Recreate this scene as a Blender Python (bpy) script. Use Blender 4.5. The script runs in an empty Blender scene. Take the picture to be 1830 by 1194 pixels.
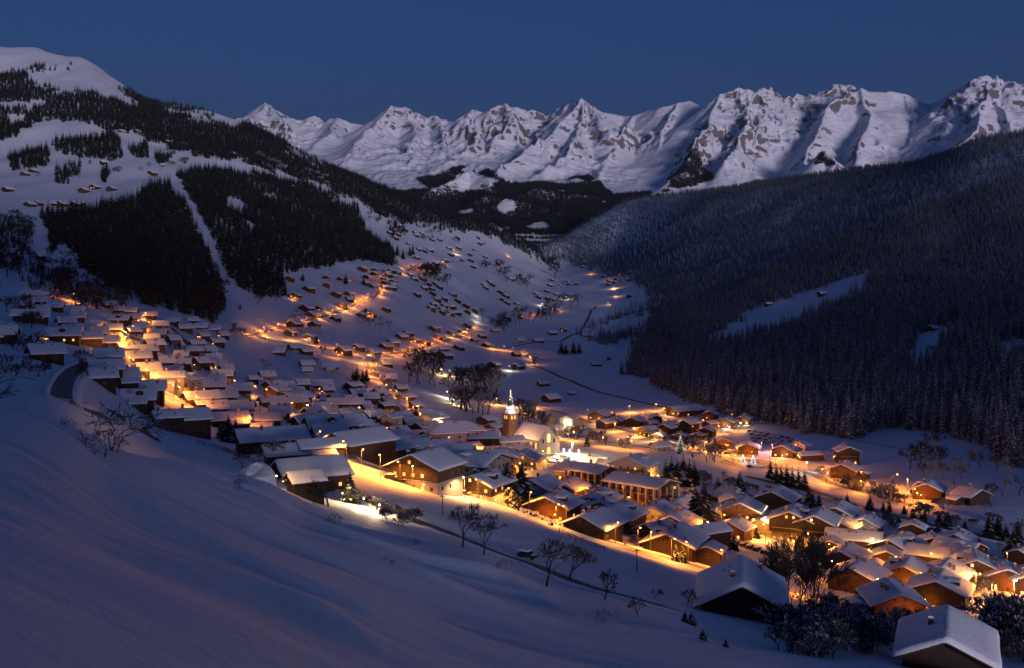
import bpy, math, random, numpy as np
from mathutils import Vector, Matrix
R = math.radians
SC = bpy.context.scene
COL = SC.collection
rnd = random.Random(7)

# ---------------------------------------------------------------- camera
F, UC, HV = 1796.0, 915.0, 520.0          # focal length, centre column and eye level in photograph pixels
cam_d = bpy.data.cameras.new('camera')
cam = bpy.data.objects.new('camera', cam_d)
COL.objects.link(cam)
cam.location = (0, 0, 0)
cam.rotation_euler = (R(90), 0, 0)
cam_d.sensor_fit = 'HORIZONTAL'
cam_d.sensor_width = 36.0
cam_d.lens = 36.0 * F / 1830.0
cam_d.shift_y = -(597.0 - HV) / 1830.0
cam_d.clip_start = 0.5
cam_d.clip_end = 60000
SC.camera = cam

# ---------------------------------------------------------------- sky, afterglow, exposure
SUN_EL, SUN_AZ = -0.6, 155.0              # the sun is just under the horizon, behind the viewer and to the right
W = bpy.data.worlds.new('World')
SC.world = W
W.use_nodes = True
nt = W.node_tree
bg = nt.nodes['Background']
sky = nt.nodes.new('ShaderNodeTexSky')
sky.sky_type = 'NISHITA'
sky.sun_disc = False
sky.sun_elevation = R(SUN_EL)
sky.sun_rotation = R(SUN_AZ)
sky.altitude = 1100
sky.air_density = 1.0
sky.dust_density = 1.0
sky.ozone_density = 3.8
tint = nt.nodes.new('ShaderNodeMix'); tint.data_type = 'RGBA'; tint.blend_type = 'MULTIPLY'
tint.inputs[0].default_value = 1.0
nt.links.new(sky.outputs[0], tint.inputs[6])
tint.inputs[7].default_value = (0.88, 1.08, 1.22, 1)
nt.links.new(tint.outputs[2], bg.inputs['Color'])
bg.inputs['Strength'].default_value = 0.15

sun_d = bpy.data.lights.new('afterglow', 'SUN')
sun_d.energy = 1.15
sun_d.angle = R(12)
sun_d.color = (0.96, 0.83, 1.0)
sun = bpy.data.objects.new('afterglow', sun_d)
COL.objects.link(sun)
_az, _el = R(SUN_AZ), R(3.4)
_to = Vector((math.sin(_az) * math.cos(_el), math.cos(_az) * math.cos(_el), math.sin(_el)))
sun.rotation_euler = _to.to_track_quat('Z', 'Y').to_euler()

SC.view_settings.view_transform = 'Standard'
SC.view_settings.look = 'None'
SC.view_settings.exposure = 0.9
SC.view_settings.gamma = 1.0
SC.view_settings.use_curve_mapping = False
SC.cycles.use_denoising = True
SC.cycles.use_light_tree = True
SC.cycles.max_bounces = 5
SC.cycles.diffuse_bounces = 2
SC.cycles.glossy_bounces = 1
SC.cycles.transmission_bounces = 2
SC.cycles.volume_bounces = 0
SC.cycles.transparent_max_bounces = 4
SC.cycles.sample_clamp_indirect = 3.0

# ---------------------------------------------------------------- materials
def mat(name, col, rough=0.8, emit=None, es=0.0, var=0.0, scale=1.0, col2=None, bump=0.0, bscale=4.0, grain=None, spec=0.3):
    m = bpy.data.materials.new(name); m.use_nodes = True
    t = m.node_tree; b = t.nodes['Principled BSDF']
    b.inputs['Base Color'].default_value = (*col, 1)
    b.inputs['Roughness'].default_value = rough
    b.inputs['Specular IOR Level'].default_value = spec
    tc = None
    if var or bump or col2:
        tc = t.nodes.new('ShaderNodeTexCoord')
    if col2:
        n = t.nodes.new('ShaderNodeTexNoise'); n.inputs['Scale'].default_value = scale
        n.inputs['Detail'].default_value = 5
        src = tc.outputs['Object']
        if grain:
            mp = t.nodes.new('ShaderNodeMapping'); mp.inputs['Scale'].default_value = grain
            t.links.new(src, mp.inputs[0]); src = mp.outputs[0]
        t.links.new(src, n.inputs['Vector'])
        r = t.nodes.new('ShaderNodeValToRGB')
        r.color_ramp.elements[0].position = 0.35; r.color_ramp.elements[0].color = (*col, 1)
        r.color_ramp.elements[1].position = 0.65; r.color_ramp.elements[1].color = (*col2, 1)
        t.links.new(n.outputs[0], r.inputs[0]); t.links.new(r.outputs[0], b.inputs['Base Color'])
    if bump:
        n = t.nodes.new('ShaderNodeTexNoise'); n.inputs['Scale'].default_value = bscale
        n.inputs['Detail'].default_value = 6
        t.links.new(tc.outputs['Object'], n.inputs['Vector'])
        bp = t.nodes.new('ShaderNodeBump'); bp.inputs['Strength'].default_value = bump
        bp.inputs['Distance'].default_value = 0.3
        t.links.new(n.outputs[0], bp.inputs['Height']); t.links.new(bp.outputs[0], b.inputs['Normal'])
    if emit:
        b.inputs['Emission Color'].default_value = (*emit, 1)
        b.inputs['Emission Strength'].default_value = es
    return m

M = {}
def snow_ground():
    m = mat('snow', (0.78, 0.80, 0.84), 0.65); t = m.node_tree; b = t.nodes['Principled BSDF']; N = t.nodes.new; L = t.links.new
    tc = N('ShaderNodeTexCoord'); prev = None
    for sc, dist, st, rot, stretch in ((0.35, .35, .35, 0, 1), (1.1, .12, .3, -34, .12), (4.5, .035, .6, 0, 1)):
        mp = N('ShaderNodeMapping'); mp.inputs['Rotation'].default_value = (0, 0, R(rot)); mp.inputs['Scale'].default_value = (sc * stretch, sc, sc)
        L(tc.outputs['Object'], mp.inputs[0]); n = N('ShaderNodeTexNoise'); n.inputs['Scale'].default_value = 1; n.inputs['Detail'].default_value = 5; L(mp.outputs[0], n.inputs['Vector'])
        bp = N('ShaderNodeBump'); bp.inputs['Strength'].default_value = st; bp.inputs['Distance'].default_value = dist; L(n.outputs[0], bp.inputs['Height'])
        if prev: L(prev.outputs[0], bp.inputs['Normal'])
        prev = bp
    L(prev.outputs[0], b.inputs['Normal']); return m
M['snow'] = snow_ground()
M['roof_snow'] = mat('roof_snow', (0.78, 0.80, 0.84), 0.7, bump=0.3, bscale=1.2)

# ---------------------------------------------------------------- helpers
def mesh(name, verts, faces, mats, fmat=None, smooth=False):
    me = bpy.data.meshes.new(name)
    me.from_pydata([tuple(v) for v in verts], [], faces)
    for m in mats: me.materials.append(m)
    if fmat is not None: me.polygons.foreach_set('material_index', fmat)
    if smooth: me.polygons.foreach_set('use_smooth', [True] * len(me.polygons))
    me.update()
    return me

def grid_mesh(name, P, mats, fmat=None, smooth=True):
    """P: (n, m, 3) points."""
    n, m = P.shape[:2]
    me = bpy.data.meshes.new(name)
    i = np.arange(n * m).reshape(n, m)
    q = np.stack([i[:-1, :-1], i[:-1, 1:], i[1:, 1:], i[1:, :-1]], -1).reshape(-1, 4)
    me.vertices.add(n * m); me.vertices.foreach_set('co', P.reshape(-1).astype(np.float32))
    me.loops.add(q.size); me.loops.foreach_set('vertex_index', q.reshape(-1).astype(np.int32))
    me.polygons.add(len(q)); me.polygons.foreach_set('loop_start', np.arange(0, q.size, 4, dtype=np.int32))
    me.polygons.foreach_set('use_smooth', np.full(len(q), smooth))
    for a in mats: me.materials.append(a)
    if fmat is not None: me.polygons.foreach_set('material_index', fmat.astype(np.int32))
    me.update(calc_edges=True)
    me.validate()
    return me

def link(name, me, parent=None, loc=None, rz=None, **props):
    o = bpy.data.objects.new(name, me)
    COL.objects.link(o)
    if parent: o.parent = parent
    if loc is not None: o.location = loc
    if rz is not None: o.rotation_euler = (0, 0, rz)
    for k, v in props.items(): o[k] = v
    return o

# value noise, numpy
_prm = np.random.RandomState(3).rand(256, 256)
def vnoise(x, y):
    xi = np.floor(x).astype(int); yi = np.floor(y).astype(int)
    fx = x - xi; fy = y - yi
    fx = fx * fx * (3 - 2 * fx); fy = fy * fy * (3 - 2 * fy)
    g = lambda a, b: _prm[a & 255, b & 255]
    return ((g(xi, yi) * (1 - fx) + g(xi + 1, yi) * fx) * (1 - fy) + (g(xi, yi + 1) * (1 - fx) + g(xi + 1, yi + 1) * fx) * fy) * 2 - 1
def fbm(x, y, oct=5, gain=0.5, lac=2.03, ridged=False):
    s = 0; a = 1; t = 0
    for k in range(oct):
        n = vnoise(x + 17.3 * k, y - 9.1 * k)
        if ridged: n = 1 - 2 * np.abs(n)
        s = s + a * n; t += a
        a *= gain; x = x * lac; y = y * lac
    return s / t
def pchip(xs, ys, x):
    """monotone cubic through (xs, ys); x any array."""
    xs = np.asarray(xs, float); ys = np.asarray(ys, float)
    h = np.diff(xs); d = np.diff(ys) / h
    m = np.zeros_like(ys)
    ok = d[:-1] * d[1:] > 0
    w1 = 2 * h[1:] + h[:-1]; w2 = h[1:] + 2 * h[:-1]
    dd = np.where(ok, (w1 + w2) / (w1 / np.where(ok, d[:-1], 1) + w2 / np.where(ok, d[1:], 1)), 0)
    m[1:-1] = dd; m[0] = d[0]; m[-1] = d[-1]
    x = np.clip(x, xs[0], xs[-1])
    i = np.clip(np.searchsorted(xs, x, side='right') - 1, 0, len(xs) - 2)
    t = (x - xs[i]) / h[i]
    return ((2 * t**3 - 3 * t**2 + 1) * ys[i] + (t**3 - 2 * t**2 + t) * h[i] * m[i]
            + (-2 * t**3 + 3 * t**2) * ys[i + 1] + (t**3 - t**2) * h[i] * m[i + 1])
# ---------------------------------------------------------------- terrain
# profile lines of the land, near to far: (column, row, distance) as surveyed from the photograph
LINES = [
 [(-300,2600,2),(0,2600,2),(1830,2600,2),(2150,2600,2)],
 [(-300,1194,9),(0,1194,12),(300,1194,18),(600,1194,30),(900,1194,55),(1200,1194,90),(1500,1215,118),(1830,1235,140),(2150,1250,160)],
 [(-300,930,20),(0,955,25),(300,985,40),(600,1015,70),(900,1095,100),(1200,1145,120),(1500,1195,133),(1830,1215,155),(2150,1225,170)],
 [(-300,700,45),(0,736,55),(100,757,65),(200,803,85),(330,838,120),(450,858,170),(560,892,215),(700,932,202),(850,985,172),(1000,1058,152),(1180,1108,140),(1350,1160,142),(1500,1182,148),(1830,1195,168),(2150,1200,180)],
 [(-300,710,80),(0,750,100),(100,765,110),(200,812,130),(330,845,165),(450,862,215),(560,884,252),(700,908,237),(850,970,205),(1000,1036,178),(1180,1088,165),(1350,1130,165),(1500,1150,172),(1830,1155,190),(2150,1160,200)],
 [(-300,660,180),(0,690,200),(120,700,240),(200,735,280),(300,785,310),(450,812,312),(600,812,292),(700,845,295),(900,905,290),(1140,992,262),(1300,1045,247),(1450,1088,240),(1650,1105,243),(1830,1105,252),(2150,1100,260)],
 [(-300,590,380),(0,600,420),(150,625,430),(300,705,440),(450,745,460),(600,757,500),(750,785,520),(900,830,500),(1050,865,470),(1200,895,440),(1400,940,400),(1600,965,380),(1830,990,385),(2150,1000,390)],
 [(-300,550,480),(0,562,540),(150,575,600),(300,618,690),(450,662,720),(600,692,760),(750,722,790),(900,770,730),(1050,792,680),(1200,815,625),(1400,850,560),(1600,868,525),(1830,875,500),(2150,880,495)],
 [(-300,520,600),(0,525,680),(150,540,790),(300,582,870),(450,622,960),(600,642,1010),(750,652,1150),(900,668,1230),(1050,692,1130),(1200,718,960),(1400,762,770),(1600,790,690),(1830,815,630),(2150,830,600)],
 [(-300,430,900),(0,450,1000),(150,480,1050),(300,530,1050),(400,565,1080),(520,565,1250),(650,590,1320),(750,598,1450),(850,592,1700),(950,590,1850),(1050,595,1900),(1130,610,1800),(1250,625,1380),(1400,655,1120),(1600,690,930),(1830,725,790),(2150,745,730)],
 [(-300,330,1600),(0,338,1700),(150,355,1650),(300,385,1500),(450,425,1600),(600,482,1700),(750,502,1900),(900,515,2400),(1000,524,2800),(1100,528,2700),(1250,528,2200),(1400,525,1850),(1600,515,1550),(1830,500,1400),(2150,490,1300)],
 [(-300,215,2500),(0,215,2500),(150,222,2400),(300,280,2200),(450,310,2200),(600,372,2350),(750,425,2600),(900,458,3150),(1000,480,3700),(1100,455,3700),(1250,420,3100),(1400,395,2700),(1600,370,2300),(1830,345,2000),(2150,320,1900)],
 [(-300,95,3500),(-120,90,3500),(0,84,3500),(60,84,3500),(100,96,3500),(140,101,3450),(180,117,3400),(220,145,3350),(262,176,3300),(340,194,3200),(380,207,3150),(430,222,3100),(500,252,3050),(600,296,3020),(700,338,3100),(800,378,3300),(900,415,3600),(960,442,3850),(1010,428,4100),(1060,395,4150),(1120,368,4100),(1200,352,3950),(1300,335,3750),(1400,322,3550),(1500,308,3350),(1600,298,3100),(1680,280,2900),(1750,256,2750),(1830,245,2650),(1950,228,2550),(2150,200,2500)],
 [(-300,180,4300),(0,180,4300),(262,260,4100),(430,300,3900),(600,370,3800),(800,470,4000),(960,540,4400),(1050,520,4600),(1120,480,4700),(1300,430,4400),(1500,380,4000),(1680,360,3600),(1830,330,3400),(2150,300,3300)],
 [(-300,600,6200),(2150,600,6200)],
]
NU, NY = 720, 560
GU = np.linspace(-300, 2150, NU)
YMAX = 6200.0
GL = np.log(np.concatenate([[2.0], np.exp(np.linspace(math.log(4), math.log(YMAX), NY - 1))]))
_kv = np.array([pchip([p[0] for p in L], [p[1] for p in L], GU) for L in LINES])
_kd = np.array([np.exp(pchip([p[0] for p in L], [math.log(p[2]) for p in L], GU)) for L in LINES])
HG = np.zeros((NU, NY))
for i in range(NU):
    ld = np.log(_kd[:, i]); tt = -(_kv[:, i] - HV) / F
    HG[i] = pchip(ld, tt, GL) * np.exp(GL)
GX = np.exp(GL)[None, :] * (GU[:, None] - UC) / F
GY = np.repeat(np.exp(GL)[None, :], NU, 0)
# relief: gullies and humps that grow with distance, wind drifts on the near slope
far = np.clip((GY - 900) / 1200, 0, 1)
HG += far * (26 * fbm(GX / 420 + 3, GY / 520, 5) + 10 * fbm(GX / 90, GY / 120, 3))
_mid = np.clip((GY - 150) / 150, 0, 1) * np.clip((1500 - GY) / 700, 0, 1)
HG += _mid * 1.1 * fbm(GX / 60, GY / 60 + 5, 3)
_a = R(-34)                                                    # drifts run down to the right
px = GX * math.cos(_a) - GY * math.sin(_a); py = GX * math.sin(_a) + GY * math.cos(_a)
_near = np.clip((260 - GY) / 120, 0, 1) * np.clip((GY - 5) / 8, 0, 1)
warp = 4 * fbm(GX / 60 + 9, GY / 60, 2)
_w1 = fbm((px + 3) / 70, (py + warp) / 9 + 2, 3)
_w2 = fbm(px / 18 + 5, (py + warp) / 2.4, 3)
amp = np.clip(GY / 60, 0.25, 1.2)
HG += _near * amp * (0.95 * _w1 + 0.2 * _w2)

# wind crests on the near slope, as long rounded rims with a steeper lee side
def crest_line(pts, dd, A, w_up, w_dn):
    global HG
    Q = [(d * (u - UC) / F, d) for (u, v), d in zip(pts, dd)]
    best = np.full(GX.shape, 1e9); sg = np.zeros(GX.shape); m = GY < 300
    for (x0, y0), (x1, y1) in zip(Q[:-1], Q[1:]):
        ax, ay = x1 - x0, y1 - y0; t = np.clip(((GX - x0) * ax + (GY - y0) * ay) / (ax * ax + ay * ay), 0, 1)
        dx, dy = GX - x0 - t * ax, GY - y0 - t * ay; d = np.hypot(dx, dy)
        s_ = np.sign(ax * dy - ay * dx); k_ = d < best; best = np.where(k_, d, best); sg = np.where(k_, s_, sg)
    sc_ = np.clip(GY / 50, .35, 1.6)
    UG = GX / GY * F + UC; fade = np.clip((UG - pts[0][0]) / 90, 0, 1) * np.clip((pts[-1][0] - UG) / 120, 0, 1)
    if pts[0][0] < 0: fade = np.clip((pts[-1][0] - UG) / 120, 0, 1)
    HG += m * fade * A * sc_ * np.exp(-best / (np.where(sg > 0, w_up, w_dn) * sc_)) * (0.8 + .4 * fbm(GX / 15, GY / 15, 2))
crest_line([(-60,880),(0,893),(150,925),(300,975),(400,1006),(470,1040),(540,1085),(620,1135),(700,1190)], [26,27,31,36,40,42,42,42,41], .85, 7, 1.2)
crest_line([(190,850),(330,920),(430,970),(520,1025),(590,1080),(660,1120),(760,1170)], [52,52,52,52,52,52,55], .7, 7, 1.3)
crest_line([(420,890),(520,930),(640,980),(760,1040),(880,1100),(1000,1150)], [110,108,100,95,90,88], .8, 9, 2.6)
crest_line([(620,935),(740,975),(860,1030),(1000,1090),(1120,1130)], [150,150,140,125,115], .7, 9, 2.8)

def height(x, y):
    y = np.clip(y, 2.01, YMAX - 1)
    u = np.clip((x / y) * F + UC, GU[0], GU[-1] - 1e-3)
    fi = (u - GU[0]) / (GU[1] - GU[0]); i = np.minimum(fi.astype(int), NU - 2); a = fi - i
    ly = np.log(y); j = np.clip(np.searchsorted(GL, ly, side='right') - 1, 0, NY - 2)
    y0 = np.exp(GL[j]); y1 = np.exp(GL[j + 1]); b = (y - y0) / (y1 - y0)
    return (HG[i, j] * (1 - a) * (1 - b) + HG[i + 1, j] * a * (1 - b) + HG[i, j + 1] * (1 - a) * b + HG[i + 1, j + 1] * a * b)
def hz(x, y): return float(height(np.array([x], float), np.array([y], float))[0])
_ys = np.exp(np.linspace(math.log(8), math.log(5500), 1600))
def ground(u, v, dmin=8.0):
    """the nearest point of the land beyond dmin that the photograph shows at column u, row v."""
    ys = _ys[_ys >= dmin]
    x = ys * (u - UC) / F
    z = height(x, ys)
    vv = HV - z / ys * F
    run = np.minimum.accumulate(vv)
    k = np.argmax(run <= v)
    if run[-1] > v: k = int(np.argmin(vv))
    y = ys[k]
    if k > 0 and vv[k - 1] > v >= vv[k]:
        t = (vv[k - 1] - v) / (vv[k - 1] - vv[k]); y = ys[k - 1] + t * (ys[k] - ys[k - 1])
    x = y * (u - UC) / F
    return x, y, hz(x, y)

def terrain_sheet(name, j0, j1, label_kind='structure'):
    P = np.stack([GX[:, j0:j1 + 1], GY[:, j0:j1 + 1], HG[:, j0:j1 + 1]], -1)
    me = grid_mesh(name, P, [M['snow']])
    if me.polygons[0].normal.z < 0: me.flip_normals()
    return link(name, me, kind=label_kind)
_j1 = int(np.searchsorted(GL, math.log(225))); _j2 = int(np.searchsorted(GL, math.log(1500)))
terrain_sheet('snow_slope', 0, _j1)
terrain_sheet('valley_ground', _j1, _j2)
terrain_sheet('valley_sides', _j2, NY - 1)

# unseen slope behind the viewer, added and steepened to shade valley and near slope
hx, hy = np.meshgrid(np.concatenate([np.linspace(-3000, -60, 50), np.linspace(-50, 50, 21), np.linspace(60, 3200, 52)]), np.concatenate([[1.99, 0, -3, -6, -12, -20, -35], np.linspace(-60, -2600, 60)]), indexing='ij')
_b = np.clip((2 - hy) / 480, 0, 4)
hz_ = -2.6 - 60 * np.tanh(np.maximum(hx, 0) / 300) + 60 * np.tanh(np.maximum(-hx, 0) / 260) + 390 * np.tanh(_b * 1.05) + 22 * fbm(hx / 260, hy / 260, 4) * np.clip(_b * 3, 0, 1)
_e = np.interp(hx[:, 0], [-3.2, -1, 0, 1, 2.2], [-2.6] * 5)
hz_[:, 0] = np.where(np.abs(hx[:, 0]) < 3, -2.7, hz_[:, 0])
me = grid_mesh('shade_hill', np.stack([hx, hy, hz_], -1), [M['snow']])
if me.polygons[0].normal.z < 0: me.flip_normals()
link('shade_hill', me, kind='structure')

# ---------------------------------------------------------------- the mountain chain beyond
PK = [  # skyline: column, row, distance
 (-400,260,9500),(0,300,9500),(300,300,9000),(420,240,8600),(445,212,8500),(457,196,8400),(475,183,8300),(495,200,8300),(520,213,8300),(540,217,8300),(560,206,8300),(580,218,8300),(605,210,8200),(625,219,8200),(652,222,8100),(680,205,8000),(700,189,7900),(722,192,7900),(738,212,7900),(757,212,7900),(777,208,7900),(805,218,7900),(830,218,7800),(843,196,7700),(862,200,7700),(885,192,7600),(905,191,7600),(935,198,7600),(985,209,7600),(1015,194,7500),(1045,180,7400),(1075,198,7400),(1110,206,7500),(1130,205,7400),(1150,198,7400),(1185,190,7300),(1210,183,7300),(1230,181,7300),(1258,194,7300),(1270,190,7000),(1290,168,6900),(1305,170,6900),(1325,164,6900),(1350,168,6900),(1372,168,7000),(1395,183,7100),(1430,176,7200),(1460,166,7200),(1495,157,7200),(1515,155,7200),(1528,163,7000),(1537,156,6800),(1550,163,6800),(1585,163,6800),(1610,167,6800),(1640,180,6900),(1665,190,7000),(1685,180,6900),(1705,162,6800),(1728,152,6500),(1745,141,6400),(1770,141,6400),(1805,144,6400),(1830,153,6400),(1900,170,6500),(2100,200,6800),(2400,240,7000)]
SP = [  # spurs: from a skyline point down towards the viewer; (column, row, distance) chains
 [(475,183,8300),(452,215,7700),(440,260,7200)], [(475,183,8300),(505,225,7600),(520,275,6800)],
 [(605,210,8200),(585,240,7500),(555,270,6900),(545,300,6500)],
 [(700,189,7900),(672,215,7500),(645,250,7000),(620,300,6300),(640,330,5900)], [(725,200,7900),(742,235,7300),(735,275,6700),(745,310,6200)],
 [(777,208,7900),(790,235,7400),(800,270,6900)],
 [(843,196,7700),(835,215,7400),(860,250,7000),(845,270,6700),(800,300,6200),(760,325,5800)], [(905,191,7600),(920,220,7200),(885,250,6900)],
 [(1045,180,7400),(1010,215,7000),(985,240,6700),(940,270,6300),(890,300,5800)], [(1045,180,7400),(1075,215,7000),(1085,240,6700)],
 [(1045,180,7400),(1040,230,6900),(1010,280,6200),(970,305,5900)],
 [(1130,205,7400),(1125,230,7000),(1100,260,6600),(1080,300,6100),(1060,330,5600)], [(1210,183,7300),(1190,220,6900),(1180,260,6500)],
 [(1290,168,6900),(1275,200,6600),(1262,235,6300),(1240,270,6000),(1225,300,5700),(1195,325,5300)], [(1325,164,6900),(1332,210,6500),(1320,250,6100),(1300,290,5700)], [(1372,168,7000),(1350,215,6500),(1345,260,6100)],
 [(1537,156,6800),(1505,180,6600),(1472,205,6400),(1450,240,6100),(1435,290,5700)], [(1537,156,6800),(1555,200,6400),(1550,235,6100),(1530,290,5600)],
 [(1460,285,5400),(1472,270,5500),(1490,292,5300)],
 [(1610,167,6800),(1640,210,6400),(1620,260,6000)],
 [(1745,141,6400),(1770,165,6200),(1752,200,5900),(1735,240,5500),(1700,265,5200)], [(1745,141,6400),(1790,190,6000),(1800,240,5600)], [(1685,180,6900),(1680,200,6600)],
 [(830,305,5400),(800,325,5200),(760,342,5100)], [(830,305,5400),(880,325,5200)], [(950,335,5200),(1000,345,5100),(1060,350,5100)], [(860,345,4900),(1000,375,4700)],
]
def p3(p):
    u, v, d = p
    return np.array([d * (u - UC) / F, d, -(v - HV) / F * d])
MU = np.linspace(-380, 2300, 1000)
MY = np.concatenate([np.linspace(3950, 4280, 8), np.linspace(4300, 8700, 300), np.linspace(8800, 12000, 12)])
mx = MY[None, :] * (MU[:, None] - UC) / F; my = np.repeat(MY[None, :], len(MU), 0)
wx = mx + 45 * fbm(mx / 300, my / 300 + 40, 4); wy = my + 60 * fbm(mx / 300 + 60, my / 300, 4)
Zr = np.full(mx.shape, -1e9)
def seg(A, B, slope):
    ab = B - A; L2 = ab[0]**2 + ab[1]**2
    t = np.clip(((wx - A[0]) * ab[0] + (wy - A[1]) * ab[1]) / L2, 0, 1)
    dx = wx - (A[0] + t * ab[0]); dy = wy - (A[1] + t * ab[1])
    d = np.sqrt(dx * dx + dy * dy)
    return A[2] + t * ab[2] - slope * d ** 0.93 * 1.5
for a, b in zip(PK[:-1], PK[1:]):
    Zr = np.maximum(Zr, seg(p3(a), p3(b), 0.72))
for ch in SP:
    for a, b in zip(ch[:-1], ch[1:]):
        Zr = np.maximum(Zr, seg(p3(a), p3(b), 0.82))
# the apron that the spurs rise from
tv = pchip([3950, 4300, 4700, 5200, 5800, 6500, 7400, 8700, 12000], [480, 415, 385, 352, 325, 290, 262, 330, 480], my)
apron = -(tv - HV) / F * my + 30 * fbm(mx / 500, my / 500, 4)
k = 60.0
h = np.clip(0.5 + 0.5 * (Zr - apron) / k, 0, 1)
Zm = apron * (1 - h) + Zr * h + k * h * (1 - h)
_up = np.clip((Zm - 450) / 500, 0, 1)
rg = fbm(mx / 300 + 3, my / 420, 6, gain=0.5, ridged=True)
Zm += (2 + 5 * _up) * (rg - 0.1) * np.clip((Zm - 250) / 400, 0.1, 1)
_rough = np.clip((fbm(mx / 420 + 30, my / 520, 3) + .02 + .12 * _up) * 3.2, 0, 1)
_sk = mx * .8 + Zm * 1.1                                       # strata dip across the faces
Zm += _up * _rough * (54 * fbm(mx / 110, my / 150 + 11, 5, ridged=True, gain=.58) + 5 * np.abs(fbm(_sk / 90, my / 500, 3)))
P = np.stack([mx, my, Zm], -1)
# rock shows where the face is steep and the noise lets it, by slope in the shader
def rock_mat():
    m = bpy.data.materials.new('alpine_snow_and_rock'); m.use_nodes = True
    t = m.node_tree; b = t.nodes['Principled BSDF']; N = t.nodes.new; Lk = t.links.new
    b.inputs['Roughness'].default_value = 0.8; b.inputs['Specular IOR Level'].default_value = 0.1
    g = N('ShaderNodeNewGeometry'); tc = N('ShaderNodeTexCoord')
    sx = N('ShaderNodeSeparateXYZ'); Lk(g.outputs['Normal'], sx.inputs[0])
    mp = N('ShaderNodeMapping'); mp.inputs['Scale'].default_value = (0.006, 0.006, 0.016); Lk(tc.outputs['Object'], mp.inputs[0])
    n = N('ShaderNodeTexNoise'); n.inputs['Scale'].default_value = 1; n.inputs['Detail'].default_value = 9; n.inputs['Roughness'].default_value = 0.68
    Lk(mp.outputs[0], n.inputs['Vector'])
    ma = N('ShaderNodeMath'); ma.operation = 'MULTIPLY_ADD'; ma.inputs[1].default_value = 0.95; Lk(n.outputs[0], ma.inputs[0]); ma.inputs[2].default_value = -0.475
    ad = N('ShaderNodeMath'); ad.operation = 'SUBTRACT'; Lk(sx.outputs[2], ad.inputs[0]); Lk(ma.outputs[0], ad.inputs[1])
    r = N('ShaderNodeValToRGB'); r.color_ramp.elements[0].position = 0.59; r.color_ramp.elements[0].color = (0.19, 0.165, 0.16, 1)
    r.color_ramp.elements[1].position = 0.65; r.color_ramp.elements[1].color = (0.80, 0.81, 0.85, 1)
    Lk(ad.outputs[0], r.inputs[0]); Lk(r.outputs[0], b.inputs['Base Color'])
    n2 = N('ShaderNodeTexNoise'); n2.inputs['Scale'].default_value = 0.02; n2.inputs['Detail'].default_value = 8; Lk(tc.outputs['Object'], n2.inputs['Vector'])
    bp = N('ShaderNodeBump'); bp.inputs['Strength'].default_value = 0.5; bp.inputs['Distance'].default_value = 22
    Lk(n2.outputs[0], bp.inputs['Height']); Lk(bp.outputs[0], b.inputs['Normal'])
    return m
M['alpine'] = rock_mat()
me = grid_mesh('mountain_chain', P, [M['alpine']])
if me.polygons[0].normal.z < 0: me.flip_normals()
link('mountain_chain', me, kind='structure')
# ---------------------------------------------------------------- trees
M['needles'] = mat('spruce_needles', (0.014, 0.019, 0.016), 0.9, col2=(0.028, 0.034, 0.028), scale=0.6, spec=0.1)
M['frosted'] = mat('frosted_needles', (0.055, 0.066, 0.078), 0.9, col2=(0.21, 0.235, 0.27), scale=0.5, spec=0.1)
M['treesnow'] = mat('snow_on_branches', (0.62, 0.63, 0.67), 0.8)
M['bark'] = mat('bark', (0.030, 0.024, 0.020), 0.95, col2=(0.06, 0.05, 0.045), scale=2.0, spec=0.1)
M['frosttwig'] = mat('frosted_twigs', (0.09, 0.09, 0.10), 0.95, col2=(0.28, 0.28, 0.31), scale=0.4, spec=0.1)
M['twig'] = mat('bare_twigs', (0.020, 0.019, 0.020), 0.95, col2=(0.055, 0.053, 0.057), scale=0.7, spec=0.1)

def spruce_crown(seed, tiers=10, per=9, snow=0.5, H=1.0, Rb=0.17):
    """unit-height conifer: whorls of drooping boughs, each with a pad of snow lying on it"""
    r = random.Random(seed); V = []; Fc = []; Fm = []
    for k in range(tiers):
        f = k / (tiers - 1)
        z = 0.10 + 0.86 * f ** 0.9
        rad = Rb * (1 - f) ** 0.85 * (0.85 + 0.3 * r.random()) + 0.008
        n = max(4, int(per * (1 - 0.5 * f)))
        a0 = r.random() * 6.3
        for i in range(n):
            a = a0 + 6.283 * i / n + r.uniform(-.25, .25)
            L = rad * r.uniform(0.72, 1.18); dr = L * r.uniform(0.35, 0.75); w = L * r.uniform(0.24, 0.36)
            c, s = math.cos(a), math.sin(a)
            top = z + r.uniform(-.015, .015)
            def P(d, q, zz): return (c * d - s * q, s * d + c * q, zz)
            b = len(V)
            V += [P(0, 0, top + 0.05 * (1 - f)), P(L * .55, w, top - dr * .55), P(L, 0, top - dr), P(L * .55, -w, top - dr * .55), P(L * .45, 0, top - dr * .12)]
            Fc += [(b, b + 1, b + 4), (b + 1, b + 2, b + 4), (b + 2, b + 3, b + 4), (b + 3, b, b + 4)]; Fm += [0] * 4
            if r.random() < snow:
                b = len(V); e = 0.006; g = r.uniform(.5, .9)
                V += [P(L * .2, 0, top - dr * .0 + e), P(L * .58, w * g, top - dr * .42 + e), P(L * .97, 0, top - dr * .82 + e), P(L * .58, -w * g, top - dr * .42 + e)]
                Fc += [(b, b + 1, b + 2), (b, b + 2, b + 3)]; Fm += [1] * 2
    b = len(V)
    V += [(0.012, 0, 0.92), (-.006, .01, .92), (-.006, -.01, .92), (0, 0, 1.0)]
    Fc += [(b, b + 1, b + 3), (b + 1, b + 2, b + 3), (b + 2, b, b + 3)]; Fm += [0] * 3
    return V, Fc, Fm
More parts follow.
